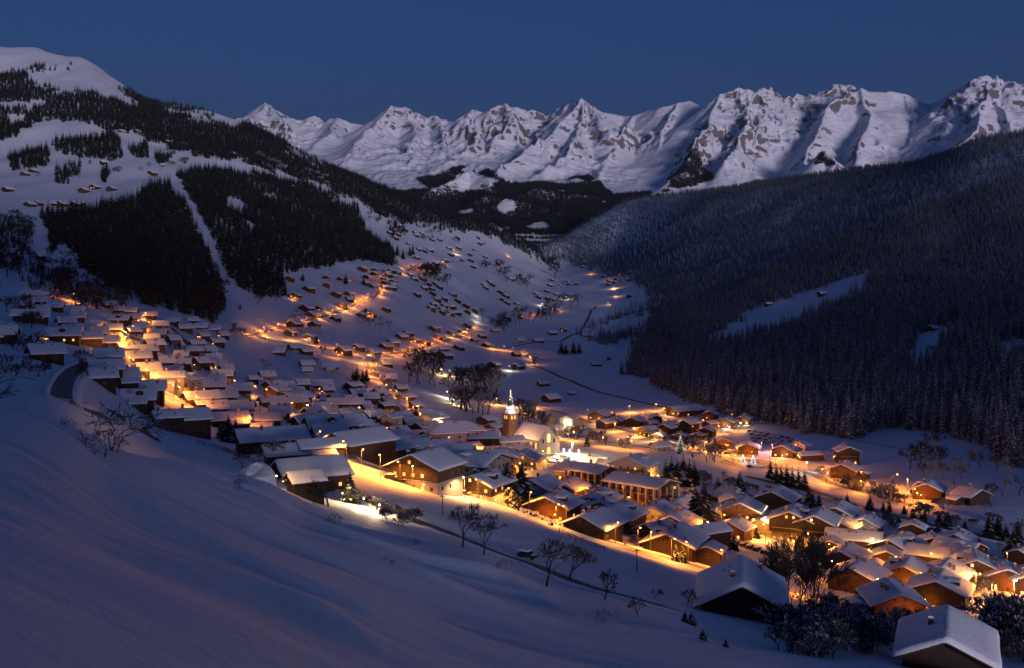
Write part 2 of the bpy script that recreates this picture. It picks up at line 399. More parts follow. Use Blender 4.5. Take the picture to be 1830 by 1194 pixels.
def trunk_mesh(name='trunk', h=0.9, r0=0.014, m='bark'):
    V = []; Fc = []
    for i in range(5):
        a = 6.283 * i / 5; V.append((r0 * math.cos(a), r0 * math.sin(a), -0.05))
    V.append((0, 0, h))
    Fc = [(i, (i + 1) % 5, 5) for i in range(5)]
    return mesh(name, V, Fc, [M[m]])
TRUNK = trunk_mesh()
CR_DARK = [mesh('crown', *spruce_crown(s, 14, 12, 0.10)[:2], [M['needles'], M['treesnow']], spruce_crown(s, 14, 12, 0.10)[2]) for s in (1, 2, 3)]
CR_FROST = [mesh('crown', *spruce_crown(s, 13, 10, 0.7, Rb=rb)[:2], [M['frosted'], M['treesnow']], spruce_crown(s, 13, 10, 0.7, Rb=rb)[2]) for s, rb in ((11, .15), (12, .17), (13, .19), (14, .14))]
CR_NEAR = [mesh('crown', *spruce_crown(s, 26, 16, 0.3, Rb=.2)[:2], [M['needles'], M['treesnow']], spruce_crown(s, 26, 16, 0.3, Rb=.2)[2]) for s in (21, 22)]

def bare_tree(seed, levels=5, kids=3, spread=0.55, trunk=0.22, thick=0.016, weep=0.0, snow=False, stems=1, tw=0.0035):
    """unit-height bare deciduous tree; returns trunk mesh data and crown mesh data"""
    r = random.Random(seed); T = ([], []); C = ([], [], [])
    def seg(A, B, ra, rb, dst, m=0):
        d = (B - A).normalized(); u = d.orthogonal().normalized(); w = d.cross(u); b = len(dst[0])
        for P, rr in ((A, ra), (B, rb)):
            for i in range(3):
                a = 6.283 * i / 3; dst[0].append(P + (u * math.cos(a) + w * math.sin(a)) * rr)
        for i in range(3):
            j = (i + 1) % 3; dst[1].append((b + i, b + j, b + 3 + j, b + 3 + i))
            if len(dst) > 2: dst[2].append(m)
        if len(dst) > 2 and snow and abs(d.z) < 0.8 and ra > tw * .8:
            b = len(dst[0]); o = Vector((0, 0, ra * .7)); s_ = Vector((d.y, -d.x, 0)).normalized() * ra * 1.1
            dst[0].extend([A + o - s_, A + o + s_, B + o + s_, B + o - s_]); dst[1].append((b, b + 1, b + 2, b + 3)); dst[2].append(1)
    def grow(P, d, L, rad, lv, dst):
        n = 2 if lv > 1 else 1
        for q in range(n):
            d2 = (d + Vector((r.uniform(-1, 1), r.uniform(-1, 1), r.uniform(-.3, .5) - weep * (5 - lv) * .25)) * .16).normalized()
            Q = P + d2 * L / n
            seg(P, Q, rad, max(rad * .8, tw * .6), dst); P = Q; d = d2; rad *= .85
        if lv == 0: return
        for i in range(kids + (1 if r.random() < .4 else 0)):
            a = r.uniform(0, 6.283); sp = spread * r.uniform(.6, 1.25)
            u = d.orthogonal().normalized(); w = d.cross(u)
            nd = (d + (u * math.cos(a) + w * math.sin(a)) * sp * 1.3 + Vector((0, 0, .12 - weep * .3))).normalized()
            grow(P if i else P, nd, L * r.uniform(.62, .85), max(rad * .62, tw), lv - 1, C)
    for s_ in range(stems):
        off = Vector((r.uniform(-.12, .12), r.uniform(-.12, .12), 0)) if stems > 1 else Vector((0, 0, 0))
        grow(off + Vector((0, 0, -.03)), (Vector((0, 0, 1)) + off * 2 + Vector((r.uniform(-.1, .1), r.uniform(-.1, .1), 0))).normalized(), trunk, thick, levels, T)
    return T, C
def bare_meshes(seed, mats, **k):
    T, C = bare_tree(seed, **k)
    zmax = max(v.z for v in C[0]); s = 1 / zmax
    a = mesh('trunk', [v * s for v in T[0]], T[1], [M['bark']])
    b = mesh('crown', [v * s for v in C[0]], C[1], [M[mats[0]], M['treesnow']], C[2])
    return a, b
BARE_N = [bare_meshes(31, ('twig',), levels=5, kids=3, snow=True, thick=.02), bare_meshes(32, ('twig',), levels=5, kids=3, spread=.7, snow=True, weep=.5, thick=.024)]
BARE_S = [bare_meshes(s, ('twig',), levels=4, kids=4, snow=True, tw=.004, thick=.02, spread=.6) for s in (33, 34)]
ALDER = [bare_meshes(s, ('twig',), levels=4, kids=3, spread=.3, tw=.003, thick=.009, trunk=.3, stems=6) for s in (35, 36)]
THIN = [bare_meshes(s, ('twig',), levels=3, kids=3, spread=.75, tw=.004, thick=.009, trunk=.3, stems=4, weep=.5, snow=True) for s in (37, 38)]
BARE_F = [bare_meshes(s, ('frosttwig',), levels=4, kids=3, tw=.006, thick=.02) for s in (41, 42, 43)]
BARE_D = [bare_meshes(s, ('twig',), levels=4, kids=3, tw=.006, thick=.02) for s in (44, 45)]
BUSH = [bare_meshes(s, ('frosttwig',), levels=3, kids=4, tw=.012, thick=.02, trunk=.12, stems=4, spread=.6) for s in (51, 52)]
BUSH_N = [bare_meshes(s, ('twig',), levels=4, kids=3, tw=.006, thick=.014, trunk=.2, stems=5, spread=.6, snow=True) for s in (53, 54)]

def joined(name, parts):
    """one mesh from several (for the woods that are too many to part)"""
    V = []; Fc = []; Fm = []; mats = []
    for me in parts:
        b = len(V); V += [tuple(v.co) for v in me.vertices]
        ix = []
        for m in me.materials:
            if m not in mats: mats.append(m)
            ix.append(mats.index(m))
        for p in me.polygons: Fc.append([b + i for i in p.vertices]); Fm.append(ix[p.material_index])
    return mesh(name, V, Fc, mats, Fm)
def lowcrown(s, snow, ms, rb): 
    V, Fc, Fm = spruce_crown(s, 8, 7, snow, Rb=rb); return mesh('crown', V, Fc, [M[ms], M['treesnow']], Fm)
W_DARK = [joined('dark_spruce', [TRUNK, lowcrown(61 + i, .04, 'needles', .19)]) for i in range(3)]
W_FROST = [joined('frosted_spruce', [TRUNK, c]) for c in CR_FROST]
W_FARFROST = [joined('frosted_spruce', [TRUNK, lowcrown(71 + i, .38, 'frosted', .2)]) for i in range(3)]
W_BARE = [joined('bare_tree', list(p)) for p in BARE_F]
W_BARED = [joined('bare_tree', list(p)) for p in BARE_D]
W_BUSH = [joined('bush', list(p)) for p in BUSH]

def scatter(name, pts, protos, label, category=None):
    """pts: array (x, y, z, height, angle, prototype). One countless wood as one object."""
    pts = np.asarray(pts, float)
    me = bpy.data.meshes.new(name)
    me.vertices.add(len(pts)); me.vertices.foreach_set('co', pts[:, :3].reshape(-1).astype(np.float32))
    for nm, tp, c in (('size', 'FLOAT', 3), ('turn', 'FLOAT', 4)):
        a = me.attributes.new(nm, tp, 'POINT'); a.data.foreach_set('value', pts[:, c].astype(np.float32))
    a = me.attributes.new('kindno', 'INT', 'POINT'); a.data.foreach_set('value', pts[:, 5].astype(np.int32))
    me.update()
    o = link(name, me, kind='stuff', label=label)
    ng = bpy.data.node_groups.new(name, 'GeometryNodeTree')
    ng.interface.new_socket('Geometry', in_out='INPUT', socket_type='NodeSocketGeometry')
    ng.interface.new_socket('Geometry', in_out='OUTPUT', socket_type='NodeSocketGeometry')
    N = ng.nodes.new; L = ng.links.new
    gi = N('NodeGroupInput'); go = N('NodeGroupOutput'); j = N('GeometryNodeJoinGeometry')
    iop = N('GeometryNodeInstanceOnPoints')
    for k in reversed(range(len(protos))):
        po = bpy.data.objects.new(name + '_kind', protos[k])
        oi = N('GeometryNodeObjectInfo'); oi.inputs['Object'].default_value = po
        oi.inputs['As Instance'].default_value = True
        L(oi.outputs['Geometry'], j.inputs[0])
    def att(n, t):
        q = N('GeometryNodeInputNamedAttribute'); q.data_type = t; q.inputs['Name'].default_value = n; return q
    s = att('size', 'FLOAT'); r = att('turn', 'FLOAT'); kn = att('kindno', 'INT')
    cx = N('ShaderNodeCombineXYZ'); L(r.outputs['Attribute'], cx.inputs[2])
    L(gi.outputs[0], iop.inputs['Points']); L(j.outputs[0], iop.inputs['Instance'])
    iop.inputs['Pick Instance'].default_value = True
    L(kn.outputs['Attribute'], iop.inputs['Instance Index']); L(cx.outputs[0], iop.inputs['Rotation']); L(s.outputs['Attribute'], iop.inputs['Scale'])
    L(iop.outputs[0], go.inputs[0])
    md = o.modifiers.new('wood', 'NODES'); md.node_group = ng
    return o

def inpoly(poly, u, v):
    poly = np.asarray(poly, float); r = np.zeros(np.shape(u), bool)
    x1, y1 = poly[-1]
    for x2, y2 in poly:
        c = ((y2 > v) != (y1 > v)) & (u < (x1 - x2) * (v - y2) / (y1 - y2 + 1e-12) + x2)
        r ^= c; x1, y1 = x2, y2
    return r
rs = np.random.RandomState(5)
def fill(poly, holes, dmin, dmax, spacing, keep=1.0, ragged=11.0):
    """jittered grid of ground points whose projection falls in the polygon"""
    poly = np.asarray(poly, float)
    x0 = dmax * (poly[:, 0].min() - UC - 20) / F if poly[:, 0].min() < UC else dmin * (poly[:, 0].min() - UC - 20) / F
    x1 = dmax * (poly[:, 0].max() - UC + 20) / F if poly[:, 0].max() > UC else dmin * (poly[:, 0].max() - UC + 20) / F
    xs = np.arange(x0, x1, spacing); ys = np.arange(dmin, dmax, spacing)
    X, Y = np.meshgrid(xs, ys); X = X.ravel(); Y = Y.ravel()
    X = X + rs.uniform(-.5, .5, X.size) * spacing; Y = Y + rs.uniform(-.5, .5, Y.size) * spacing
    U = X / Y * F + UC
    ok = (U > poly[:, 0].min() - 10) & (U < poly[:, 0].max() + 10); X, Y, U = X[ok], Y[ok], U[ok]
    Z = height(X, Y); V = HV - Z / Y * F
    ru = U + ragged * fbm(X / 25, Y / 25 + 7, 3) * 2; rv = V + ragged * fbm(X / 25 + 70, Y / 25, 3)
    ok = inpoly(poly, ru, rv)
    for h_ in holes: ok &= ~inpoly(h_, ru, rv)
    if keep < 1: ok &= rs.rand(X.size) < keep
    return np.stack([X[ok], Y[ok], Z[ok] - 0.3], 1)
def dress(P, hmin, hmax, kinds):
    n = len(P)
    hh = rs.uniform(hmin, hmax, n) * (1 + .18 * fbm(P[:, 0] / 40, P[:, 1] / 40, 2))
    return np.column_stack([P, hh, rs.uniform(0, 6.28, n), rs.randint(0, kinds, n)])

# ---- woods of the left mountain
HOLES_L = [[(45,128),(130,120),(200,148),(255,188),(240,194),(170,168),(100,166),(50,150)], [(262,176),(300,190),(380,210),(378,222),(300,203)],
           [(0,182),(80,180),(82,192),(0,196)], [(8,206),(52,203),(50,222),(12,222)], [(0,60),(262,150),(262,176),(200,146),(140,118),(60,112),(0,118)],
           [(520,262),(600,300),(590,304),(510,272)], [(375,205),(430,222),(440,232),(380,222)]]
LF1 = [(-300,160),(0,135),(60,122),(120,120),(200,150),(265,180),(300,188),(380,208),(430,222),(500,252),(600,296),(700,338),(800,378),(900,415),(955,440),(1000,478),(940,452),(880,424),(800,404),(720,392),(640,362),(600,342),(520,314),(440,290),(370,282),(300,262),(250,243),(200,236),(150,216),(75,214),(50,236),(0,252),(-300,300)]
P1 = fill(LF1, HOLES_L, 1700, 4000, 8.2)
CLUMPS = [([(95,252),(210,242),(222,282),(200,287),(105,277)], 1600, 3000, 9), ([(232,264),(262,260),(268,284),(235,284)], 1500, 3000, 9), ([(15,282),(85,264),(85,297),(20,305)], 1500, 3000, 9),
          ([(278,277),(305,277),(305,290),(280,292)], 1500, 3000, 9), ([(180,306),(196,304),(196,324),(182,324)], 1400, 2600, 9), ([(100,302),(150,292),(150,302),(115,332),(100,327)], 1400, 2600, 11),
          ([(640,355),(700,372),(780,398),(840,412),(800,416),(720,400),(650,372)], 1500, 3200, 13), ([(690,395),(720,400),(725,420),(700,425)], 1400, 2800, 12), ([(440,300),(520,330),(560,345),(540,352),(470,325)], 1400, 2600, 14)]
P1 = np.concatenate([P1] + [fill(p, [], a, b, s, ragged=3) for p, a, b, s in CLUMPS])
LF3 = [(75,388),(150,378),(240,358),(270,334),(298,330),(312,345),(345,395),(368,450),(392,500),(400,530),(395,582),(340,566),(260,545),(200,512),(150,484),(95,445)]
LF4 = [(322,312),(370,304),(440,314),(510,324),(560,335),(600,352),(640,372),(650,412),(700,452),(705,474),(640,464),(600,474),(540,484),(500,494),(512,534),(470,530),(430,517),(408,495),(392,450),(362,390),(335,340)]
HOLE4 = [[(400,352),(440,362),(437,388),(410,374)], [(470,345),(500,352),(495,360),(472,354)], [(440,395),(455,400),(452,412),(442,408)]]
P2 = np.concatenate([fill(LF3, [[(95,436),(120,440),(150,470),(125,478)], [(150,455),(200,452),(200,460),(150,463)]], 900, 2300, 7.5, ragged=4), fill(LF4, HOLE4, 950, 2600, 8, ragged=5)])
LF5 = [(-200,420),(0,400),(30,384),(60,402),(60,452),(100,472),(130,502),(200,522),(262,548),(200,553),(120,542),(60,505),(0,492),(-200,480)]
P3 = fill(LF5, [[(25,460),(70,440),(110,455),(140,475),(90,490),(60,470)]], 600, 1700, 9, keep=.7)
lw = np.concatenate([dress(P1, 16, 25, 3), dress(P2, 17, 27, 3)])
# ---- woods of the right mountain
M1 = [(1035,604),(1060,586),(1180,546),(1172,562),(1150,592),(1060,606)]
M2 = [(1235,622),(1330,562),(1400,535),(1500,498),(1565,484),(1550,516),(1490,548),(1425,574),(1310,612)]
M3 = [(1622,645),(1640,604),(1680,580),(1692,592),(1672,642),(1640,670)]
M4 = [(1778,615),(1820,602),(1828,628),(1790,645)]
RF = [(900,415),(955,440),(985,466),(1040,478),(1100,494),(1150,512),(1165,537),(1120,562),(1060,584),(1035,604),(1085,614),(1145,602),(1128,640),(1110,668),(1200,703),(1320,747),(1420,772),(1510,787),(1560,772),(1620,770),(1700,778),(1760,808),(1830,842),(2150,880),(2150,195),(1950,222),(1830,240),(1750,252),(1680,276),(1600,294),(1500,304),(1400,318),(1300,331),(1200,348),(1120,364),(1060,391),(1010,424),(960,440)]
RH = [M1, M2, M3, M4, [(1060,396),(1100,380),(1104,384),(1066,402)], [(1440,745),(1560,700),(1500,740)][:0] or [(0,0),(1,0),(0,1)]]
Pn = fill(RF, RH, 540, 1250, 6.6)
Pm = fill(RF, RH, 1250, 2200, 8.2)
Pf = fill(RF, RH, 2200, 4900, 12.5)
# the trees that show largest stand singly; the rest of the wood is one mass
_front = Pn[np.argsort(Pn[:, 1] + rs.uniform(0, 60, len(Pn)))]
_u = _front[:, 0] / _front[:, 1] * F + UC
_vis = (_u > -20) & (_u < 1850)
SINGLE = _front[_vis][:190]; _rest = np.concatenate([_front[_vis][190:], _front[~_vis]])
_rest = _rest[(fbm(_rest[:, 0] / 70, _rest[:, 1] / 70, 3) > -.42)]
rn = dress(_rest, 12, 28, 4); rn[:, 5] = np.where(rs.rand(len(rn)) < .12, 4 + rs.randint(0, 3, len(rn)), rn[:, 5])
rn[:, 3] = np.where(rn[:, 5] >= 4, rn[:, 3] * .7, rn[:, 3])
_gu = lw[:, 0] / lw[:, 1] * F + UC; _gv = HV - lw[:, 2] / lw[:, 1] * F
_gb = inpoly([(180,470),(250,420),(330,400),(400,520),(398,585),(260,550),(180,510)], _gu, _gv) & (rs.rand(len(lw)) < .38)
lw[_gb, 5] = 3 + rs.randint(0, 2, _gb.sum()); lw[_gb, 3] *= .8
scatter('spruce_forest', lw, W_DARK + W_BARED, 'dark spruce woods covering the slopes of the left mountain')
pb = dress(P3, 9, 16, 6); pb[:, 5] = np.where(rs.rand(len(pb)) < .35, rs.randint(0, 3, len(pb)), 3 + rs.randint(0, 2, len(pb)))
scatter('mixed_forest', pb, W_DARK + W_BARED, 'bare trees and spruces above the upper hamlet')
scatter('spruce_forest', rn, W_FROST + W_BARE, 'frosted spruce wood rising behind the river meadows')
scatter('spruce_forest', np.concatenate([dress(Pm, 14, 25, 3), dress(Pf, 16, 26, 3)]), W_FARFROST, 'frosted spruce woods on the upper right mountainside')
print('trees', len(lw), len(pb), len(rn), len(Pm), len(Pf))

# ---- woods at the foot of the mountain chain
FF = [[(700,352),(760,338),(800,345),(850,362),(890,385),(930,432),(880,420),(800,392),(740,372)],[(890,372),(1000,352),(1200,340),(1110,392),(1040,425),(1000,440),(960,452),(915,424)],[(770,338),(870,302),(905,326),(1000,330),(1060,318),(1092,346),(1195,345),(1110,374),(1000,392),(960,446),(900,422),(830,355)],
      [(1212,305),(1250,255),(1258,300),(1278,320),(1225,340),(1195,335)], [(1452,295),(1472,272),(1490,295)], [(740,318),(800,308),(840,300),(800,330),(760,332)]]
ii = rs.randint(0, len(MU) - 1, 2000000); jj = rs.randint(0, 160, 2000000)
fx, fy = mx[ii, jj], my[ii, jj]; fz = Zm[ii, jj]; fu = fx / fy * F + UC; fv = HV - fz / fy * F
rag = 16 * fbm(fx / 160, fy / 160, 4)
ok = np.zeros(len(fx), bool)
for p in FF: ok |= inpoly(p, fu + rag, fv + rag * .6)
ok &= ~inpoly([(795,332),(835,304),(897,324),(870,340),(820,345)], fu, fv) & (fbm(fx / 120 + 5, fy / 200, 3) > -.5)
Pz = np.stack([fx[ok], fy[ok], fz[ok]], 1)[:60000] + np.column_stack([rs.uniform(-8, 8, (min(60000, ok.sum()), 2)), np.zeros(min(60000, ok.sum()))])
scatter('spruce_forest', dress(Pz, 15, 24, 3), W_DARK, 'far dark woods at the foot of the mountain chain')
# ---------------------------------------------------------------- roads and lanes
M['road_pack'] = mat('packed_snow_road', (0.17, 0.165, 0.16), 0.5, col2=(0.42, 0.41, 0.42), scale=0.35, bump=.3, bscale=1.0)
M['asphalt'] = mat('wet_asphalt', (0.045, 0.045, 0.05), 0.55, col2=(0.08, 0.08, 0.085), scale=0.4)
def ground_xy(pts, dmin=8.0): return [ground(u, v, dmin) for u, v in pts]
def smooth_path(P, step):
    P = [np.array(p[:2]) for p in P]; out = []
    for i in range(len(P) - 1):
        p0 = P[max(i - 1, 0)]; p1 = P[i]; p2 = P[i + 1]; p3_ = P[min(i + 2, len(P) - 1)]
        n = max(2, int(np.linalg.norm(p2 - p1) / step))
        for k in range(n):
            t = k / n
            out.append(0.5 * ((2 * p1) + (-p0 + p2) * t + (2 * p0 - 5 * p1 + 4 * p2 - p3_) * t * t + (-p0 + 3 * p1 - 3 * p2 + p3_) * t**3))
    out.append(P[-1]); return np.array(out)
def road(name, pts, w, m, bank=0.7, step=3.0, dmin=8.0, lift=0.12, wheel=True):
    Q = smooth_path(ground_xy(pts, dmin), step)
    T = np.gradient(Q, axis=0); T /= np.linalg.norm(T, axis=1)[:, None] + 1e-9
    Nn = np.stack([-T[:, 1], T[:, 0]], 1)
    offs = [-w / 2 - 2.2, -w / 2 - 1.0, -w / 2 - .3, -w / 2, -w / 4, 0, w / 4, w / 2, w / 2 + .3, w / 2 + 1.0, w / 2 + 2.2]
    zz = [-.6, bank, bank * .6, lift, lift + .03, lift + .05, lift + .03, lift, bank * .6, bank, -.6]
    P = np.zeros((len(offs), len(Q), 3))
    zc = height(Q[:, 0], Q[:, 1])
    for i, o in enumerate(offs):
        x = Q[:, 0] + Nn[:, 0] * o; y = Q[:, 1] + Nn[:, 1] * o
        zg = height(x, y); P[i, :, 0] = x; P[i, :, 1] = y
        flat = 0.6 if 3 <= i <= 7 else 0.2
        nz = (0.25 * fbm(x / 4, y / 4 + i, 2) * (bank > 0) if i in (1, 2, 8, 9) else 0)
        P[i, :, 2] = np.maximum(zg, zc * flat + zg * (1 - flat)) + zz[i] + nz
    fm = np.repeat(np.array([0, 0, 0, 1, 1, 1, 1, 0, 0, 0]), len(Q) - 1)
    me = grid_mesh(name, P, [M['snow'], M[m]], fm)
    if me.polygons[0].normal.z < 0: me.flip_normals()
    return link(name, me, kind='structure')
road('street', [(596,808),(640,828),(700,846),(760,868),(830,886),(905,908),(980,934),(1060,962),(1140,986),(1250,1016),(1330,1042),(1400,1064),(1460,1085),(1540,1098)], 6, 'road_pack', dmin=235)
road('lane', [(590,862),(640,884),(700,913),(760,940),(860,980),(940,1008),(1000,1033),(1080,1060),(1180,1086),(1225,1096)], 4.0, 'asphalt', bank=.45)
road('lane', [(170,650),(140,660),(118,680),(110,705),(118,722),(155,740),(200,752)], 4.5, 'asphalt', dmin=120)
road('lane', [(200,738),(240,757),(262,778)], 4, 'asphalt', dmin=110)
road('street', [(245,566),(264,572),(268,584),(240,606),(214,630),(219,655),(240,673),(264,690),(290,702),(312,716),(340,724),(378,742)], 6, 'road_pack', dmin=300)
road('lane', [(306,586),(330,610),(350,636),(353,662)], 4.5, 'asphalt', dmin=300)
road('road', [(440,602),(500,588),(560,570),(600,559),(640,541),(668,531),(686,505),(686,482)], 6.5, 'road_pack', dmin=600)
road('road', [(448,599),(510,612),(560,621),(600,627),(645,640),(690,638),(720,631),(800,609),(845,594)], 7, 'road_pack', dmin=600)
road('street', [(672,640),(666,655),(672,668),(690,684),(700,706),(730,727),(750,746),(782,766),(800,780)], 6.5, 'road_pack', dmin=600)
road('road', [(736,477),(760,476),(795,471),(830,468)], 7, 'road_pack', dmin=900)
road('road', [(948,652),(985,666),(1050,694),(1120,713),(1180,727),(1260,742)], 7, 'asphalt', dmin=700)
road('track', [(1065,548),(1045,580),(1020,600),(960,612),(900,622)], 5, 'asphalt', dmin=900, bank=.3)
road('track', [(870,622),(920,626),(950,632),(955,652)], 5, 'road_pack', dmin=900, bank=.3)
road('street', [(968,822),(985,836),(1000,858),(1030,866)], 7, 'road_pack', dmin=450)
road('street', [(1160,866),(1200,896),(1260,922),(1330,946),(1400,968),(1440,985)], 6.5, 'road_pack', dmin=300)
road('street', [(905,752),(950,762),(1000,772),(1080,790),(1160,801),(1220,808),(1300,818)], 7, 'road_pack', dmin=450)
road('street', [(940,722),(1000,738),(1080,760),(1180,787),(1215,800)], 6, 'road_pack', dmin=500)
road('street', [(1300,818),(1350,835),(1390,838),(1440,845),(1480,862),(1540,880),(1630,903)], 6, 'road_pack', dmin=400)
road('road', [(1330,852),(1420,872),(1480,890),(1560,914),(1650,936),(1740,956),(1830,976),(1900,990)], 7, 'asphalt', dmin=350)
road('street', [(1716,1034),(1742,1058),(1780,1076),(1830,1086)], 6, 'road_pack', dmin=240)
# the roundabout: a ring of packed snow round a white island
def disc(name, u, v, r0, r1, m, lift, kind='structure'):
    x, y, z = ground(u, v, 300); a = np.linspace(0, 2 * math.pi, 49); rr = np.linspace(r0, r1, 5)
    X = x + rr[:, None] * np.cos(a); Y = y + rr[:, None] * np.sin(a)
    P = np.stack([X, Y, height(X, Y) + lift + (0.9 * (1 - (rr[:, None] / r1) ** 2) if r0 == 0 else 0)], -1)
    me = grid_mesh(name, P, [M[m]])
    if me.polygons[0].normal.z < 0: me.flip_normals()
    return link(name, me, kind=kind)
disc('roundabout', 1336, 829, 5.5, 17, 'road_pack', .25)
disc('roundabout_island', 1336, 829, 0, 5.6, 'snow', .3)
disc('square', 1005, 818, 3, 15, 'road_pack', .28)
disc('forecourt', 1320, 812, 2, 13, 'road_pack', .22)
# the stream between its snowy banks
M['water'] = mat('dark_water', (0.012, 0.014, 0.018), 0.15)
road('stream', [(1575,932),(1612,944),(1660,953),(1705,966),(1760,990),(1800,1003)], 2.2, 'water', bank=.5, lift=.05, dmin=300)
road('stream', [(1120,684),(1150,692),(1200,708),(1235,716)], 2.5, 'water', bank=.6, lift=.05, dmin=700)
# ---------------------------------------------------------------- buildings
M['wood'] = mat('larch_boards', (0.075, 0.036, 0.020), 0.8, col2=(0.12, 0.06, 0.033), scale=2.5, grain=(6, 6, .4))
M['darkwood'] = mat('weathered_boards', (0.026, 0.018, 0.014), 0.85, col2=(0.05, 0.032, 0.024), scale=2.5, grain=(6, 6, .4))
M['plaster'] = mat('cream_render', (0.40, 0.35, 0.29), 0.85, col2=(0.33, 0.29, 0.24), scale=.5)
M['pink_plaster'] = mat('rose_render', (0.46, 0.33, 0.29), 0.85, col2=(0.38, 0.27, 0.24), scale=.5)
M['grey_plaster'] = mat('grey_render', (0.30, 0.29, 0.28), 0.85, col2=(0.24, 0.23, 0.22), scale=.5)
M['stone'] = mat('stone', (0.17, 0.14, 0.12), 0.9, col2=(0.25, 0.21, 0.18), scale=1.5, bump=.4, bscale=3)
M['fascia'] = mat('roof_timber', (0.05, 0.032, 0.022), 0.8)
M['glass_dark'] = mat('dark_window', (0.015, 0.018, 0.022), 0.12, spec=.5)
M['frame_wood'] = mat('window_frame', (0.16, 0.10, 0.06), 0.7)
M['lit_warm'] = mat('lit_window', (0.3, 0.2, 0.1), 0.5, emit=(1.0, 0.50, 0.16), es=1.5)
M['lit_amber'] = mat('lit_window_amber', (0.3, 0.2, 0.1), 0.5, emit=(1.0, 0.36, 0.07), es=1.1)
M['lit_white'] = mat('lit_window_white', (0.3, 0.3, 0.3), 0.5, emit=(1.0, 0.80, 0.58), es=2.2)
M['bulb_warm'] = mat('lamp_glow', (0.8, 0.6, 0.3), 0.5, emit=(1.0, 0.48, 0.10), es=10)
M['bulb_white'] = mat('lamp_glow_white', (0.8, 0.8, 0.8), 0.5, emit=(1.0, 0.86, 0.66), es=12)
M['metal'] = mat('grey_metal', (0.12, 0.12, 0.125), 0.5)
M['brick'] = mat('chimney_render', (0.20, 0.15, 0.12), 0.9)

def boxv(x0, x1, y0, y1, z0, z1):
    V = [(x0, y0, z0), (x1, y0, z0), (x1, y1, z0), (x0, y1, z0), (x0, y0, z1), (x1, y0, z1), (x1, y1, z1), (x0, y1, z1)]
    Fc = [(0, 3, 2, 1), (4, 5, 6, 7), (0, 1, 5, 4), (1, 2, 6, 5), (2, 3, 7, 6), (3, 0, 4, 7)]
    return V, Fc
class MB:
    def __init__(s): s.V = []; s.F = []; s.M = []
    def add(s, vf, m=0):
        b = len(s.V); s.V += vf[0]; s.F += [tuple(b + i for i in f) for f in vf[1]]; s.M += [m] * len(vf[1]); return s
    def box(s, *a, m=0): return s.add(boxv(*a), m)
    def mesh(s, name, mats, smooth=False): return mesh(name, s.V, s.F, [M[k] for k in mats], s.M, smooth)
_c = {}
def cached(key, fn):
    if key not in _c: _c[key] = fn()
    return _c[key]
def gable_prism(W, L, z0, h, rise):
    w, l = W / 2, L / 2
    V = []
    for y in (-l, l): V += [(-w, y, z0), (w, y, z0), (w, y, h), (0, y, h + rise), (-w, y, h)]
    Fc = [(0, 1, 2, 3, 4), (9, 8, 7, 6, 5), (1, 6, 7, 2), (5, 0, 4, 9), (0, 5, 6, 1), (2, 7, 8, 3), (4, 3, 8, 9)]
    return V, Fc
def roof_mesh(W, L, tp, th, of, os_):
    """two thick slopes, rise measured from the wall head"""
    w = W / 2 + os_; l = L / 2; r = W / 2 * tp; V = []; e = r - w * tp
    for y in (-l - of, l + of * .7):
        V += [(-w, y, e), (0, y, r), (w, y, e), (w, y, e + th), (0, y, r + th), (-w, y, e + th)]
    Fc = [(0, 1, 4, 5), (1, 2, 3, 4), (11, 10, 7, 6), (10, 9, 8, 7), (0, 6, 7, 1), (1, 7, 8, 2), (5, 4, 10, 11), (4, 3, 9, 10), (0, 5, 11, 6), (2, 8, 9, 3)]
    return V, Fc
def snow_mesh(W, L, tp, th, of, os_, thick, seed):
    w = W / 2 + os_ + .06; y0 = -L / 2 - of - .05; y1 = L / 2 + of * .7 + .05; r = W / 2 * tp
    xs = [-1, -.985, -.93, -.7, -.35, -.08, 0, .08, .35, .7, .93, .985, 1]; ys = [0, .012, .06, .25, .5, .75, .94, .988, 1]
    rr = random.Random(seed); V = []; n = len(ys); k = len(xs)
    for i, a in enumerate(xs):
        for j, b in enumerate(ys):
            ex = min(1, (1 - abs(a)) / .07); ey = min(1, min(b, 1 - b) / .06)
            e = math.sqrt(max(0, 1 - (1 - ex) ** 2)) * math.sqrt(max(0, 1 - (1 - ey) ** 2))
            e = max(e, 0)
            t = thick * (.35 + .65 * e) * (1 if e > 0 else 0) + (rr.uniform(-.07, .07) if e > .5 else 0)
            jit = rr.uniform(-.1, .1) if e < .4 else 0
            zr = r + th - max(abs(a) * w, .15) * tp
            V.append((a * w + jit, y0 + (y1 - y0) * b + jit, zr + max(t, -.02)))
    Fc = [(i * n + j, (i + 1) * n + j, (i + 1) * n + j + 1, i * n + j + 1) for i in range(k - 1) for j in range(n - 1)]
    return V, Fc
def window_mesh(kind, w=1.0, h=1.25):
    b = MB()
    b.box(-w / 2 - .09, w / 2 + .09, -.05, .06, 0, .09, m=0); b.box(-w / 2 - .09, w / 2 + .09, -.05, .06, h - .09, h, m=0)
    b.box(-w / 2 - .09, -w / 2 + .03, -.05, .06, .09, h - .09, m=0); b.box(w / 2 - .03, w / 2 + .09, -.05, .06, .09, h - .09, m=0)
    b.box(-.03, .03, -.035, .05, .09, h - .09, m=0)
    b.box(-w / 2 + .03, -.03, -.02, .05, .09, h - .09, m=1); b.box(.03, w / 2 - .03, -.02, .05, .09, h - .09, m=1)
    return b.mesh('window', ['frame_wood', kind])
WIN = {k: window_mesh(k) for k in ('glass_dark', 'lit_warm', 'lit_amber', 'lit_white')}
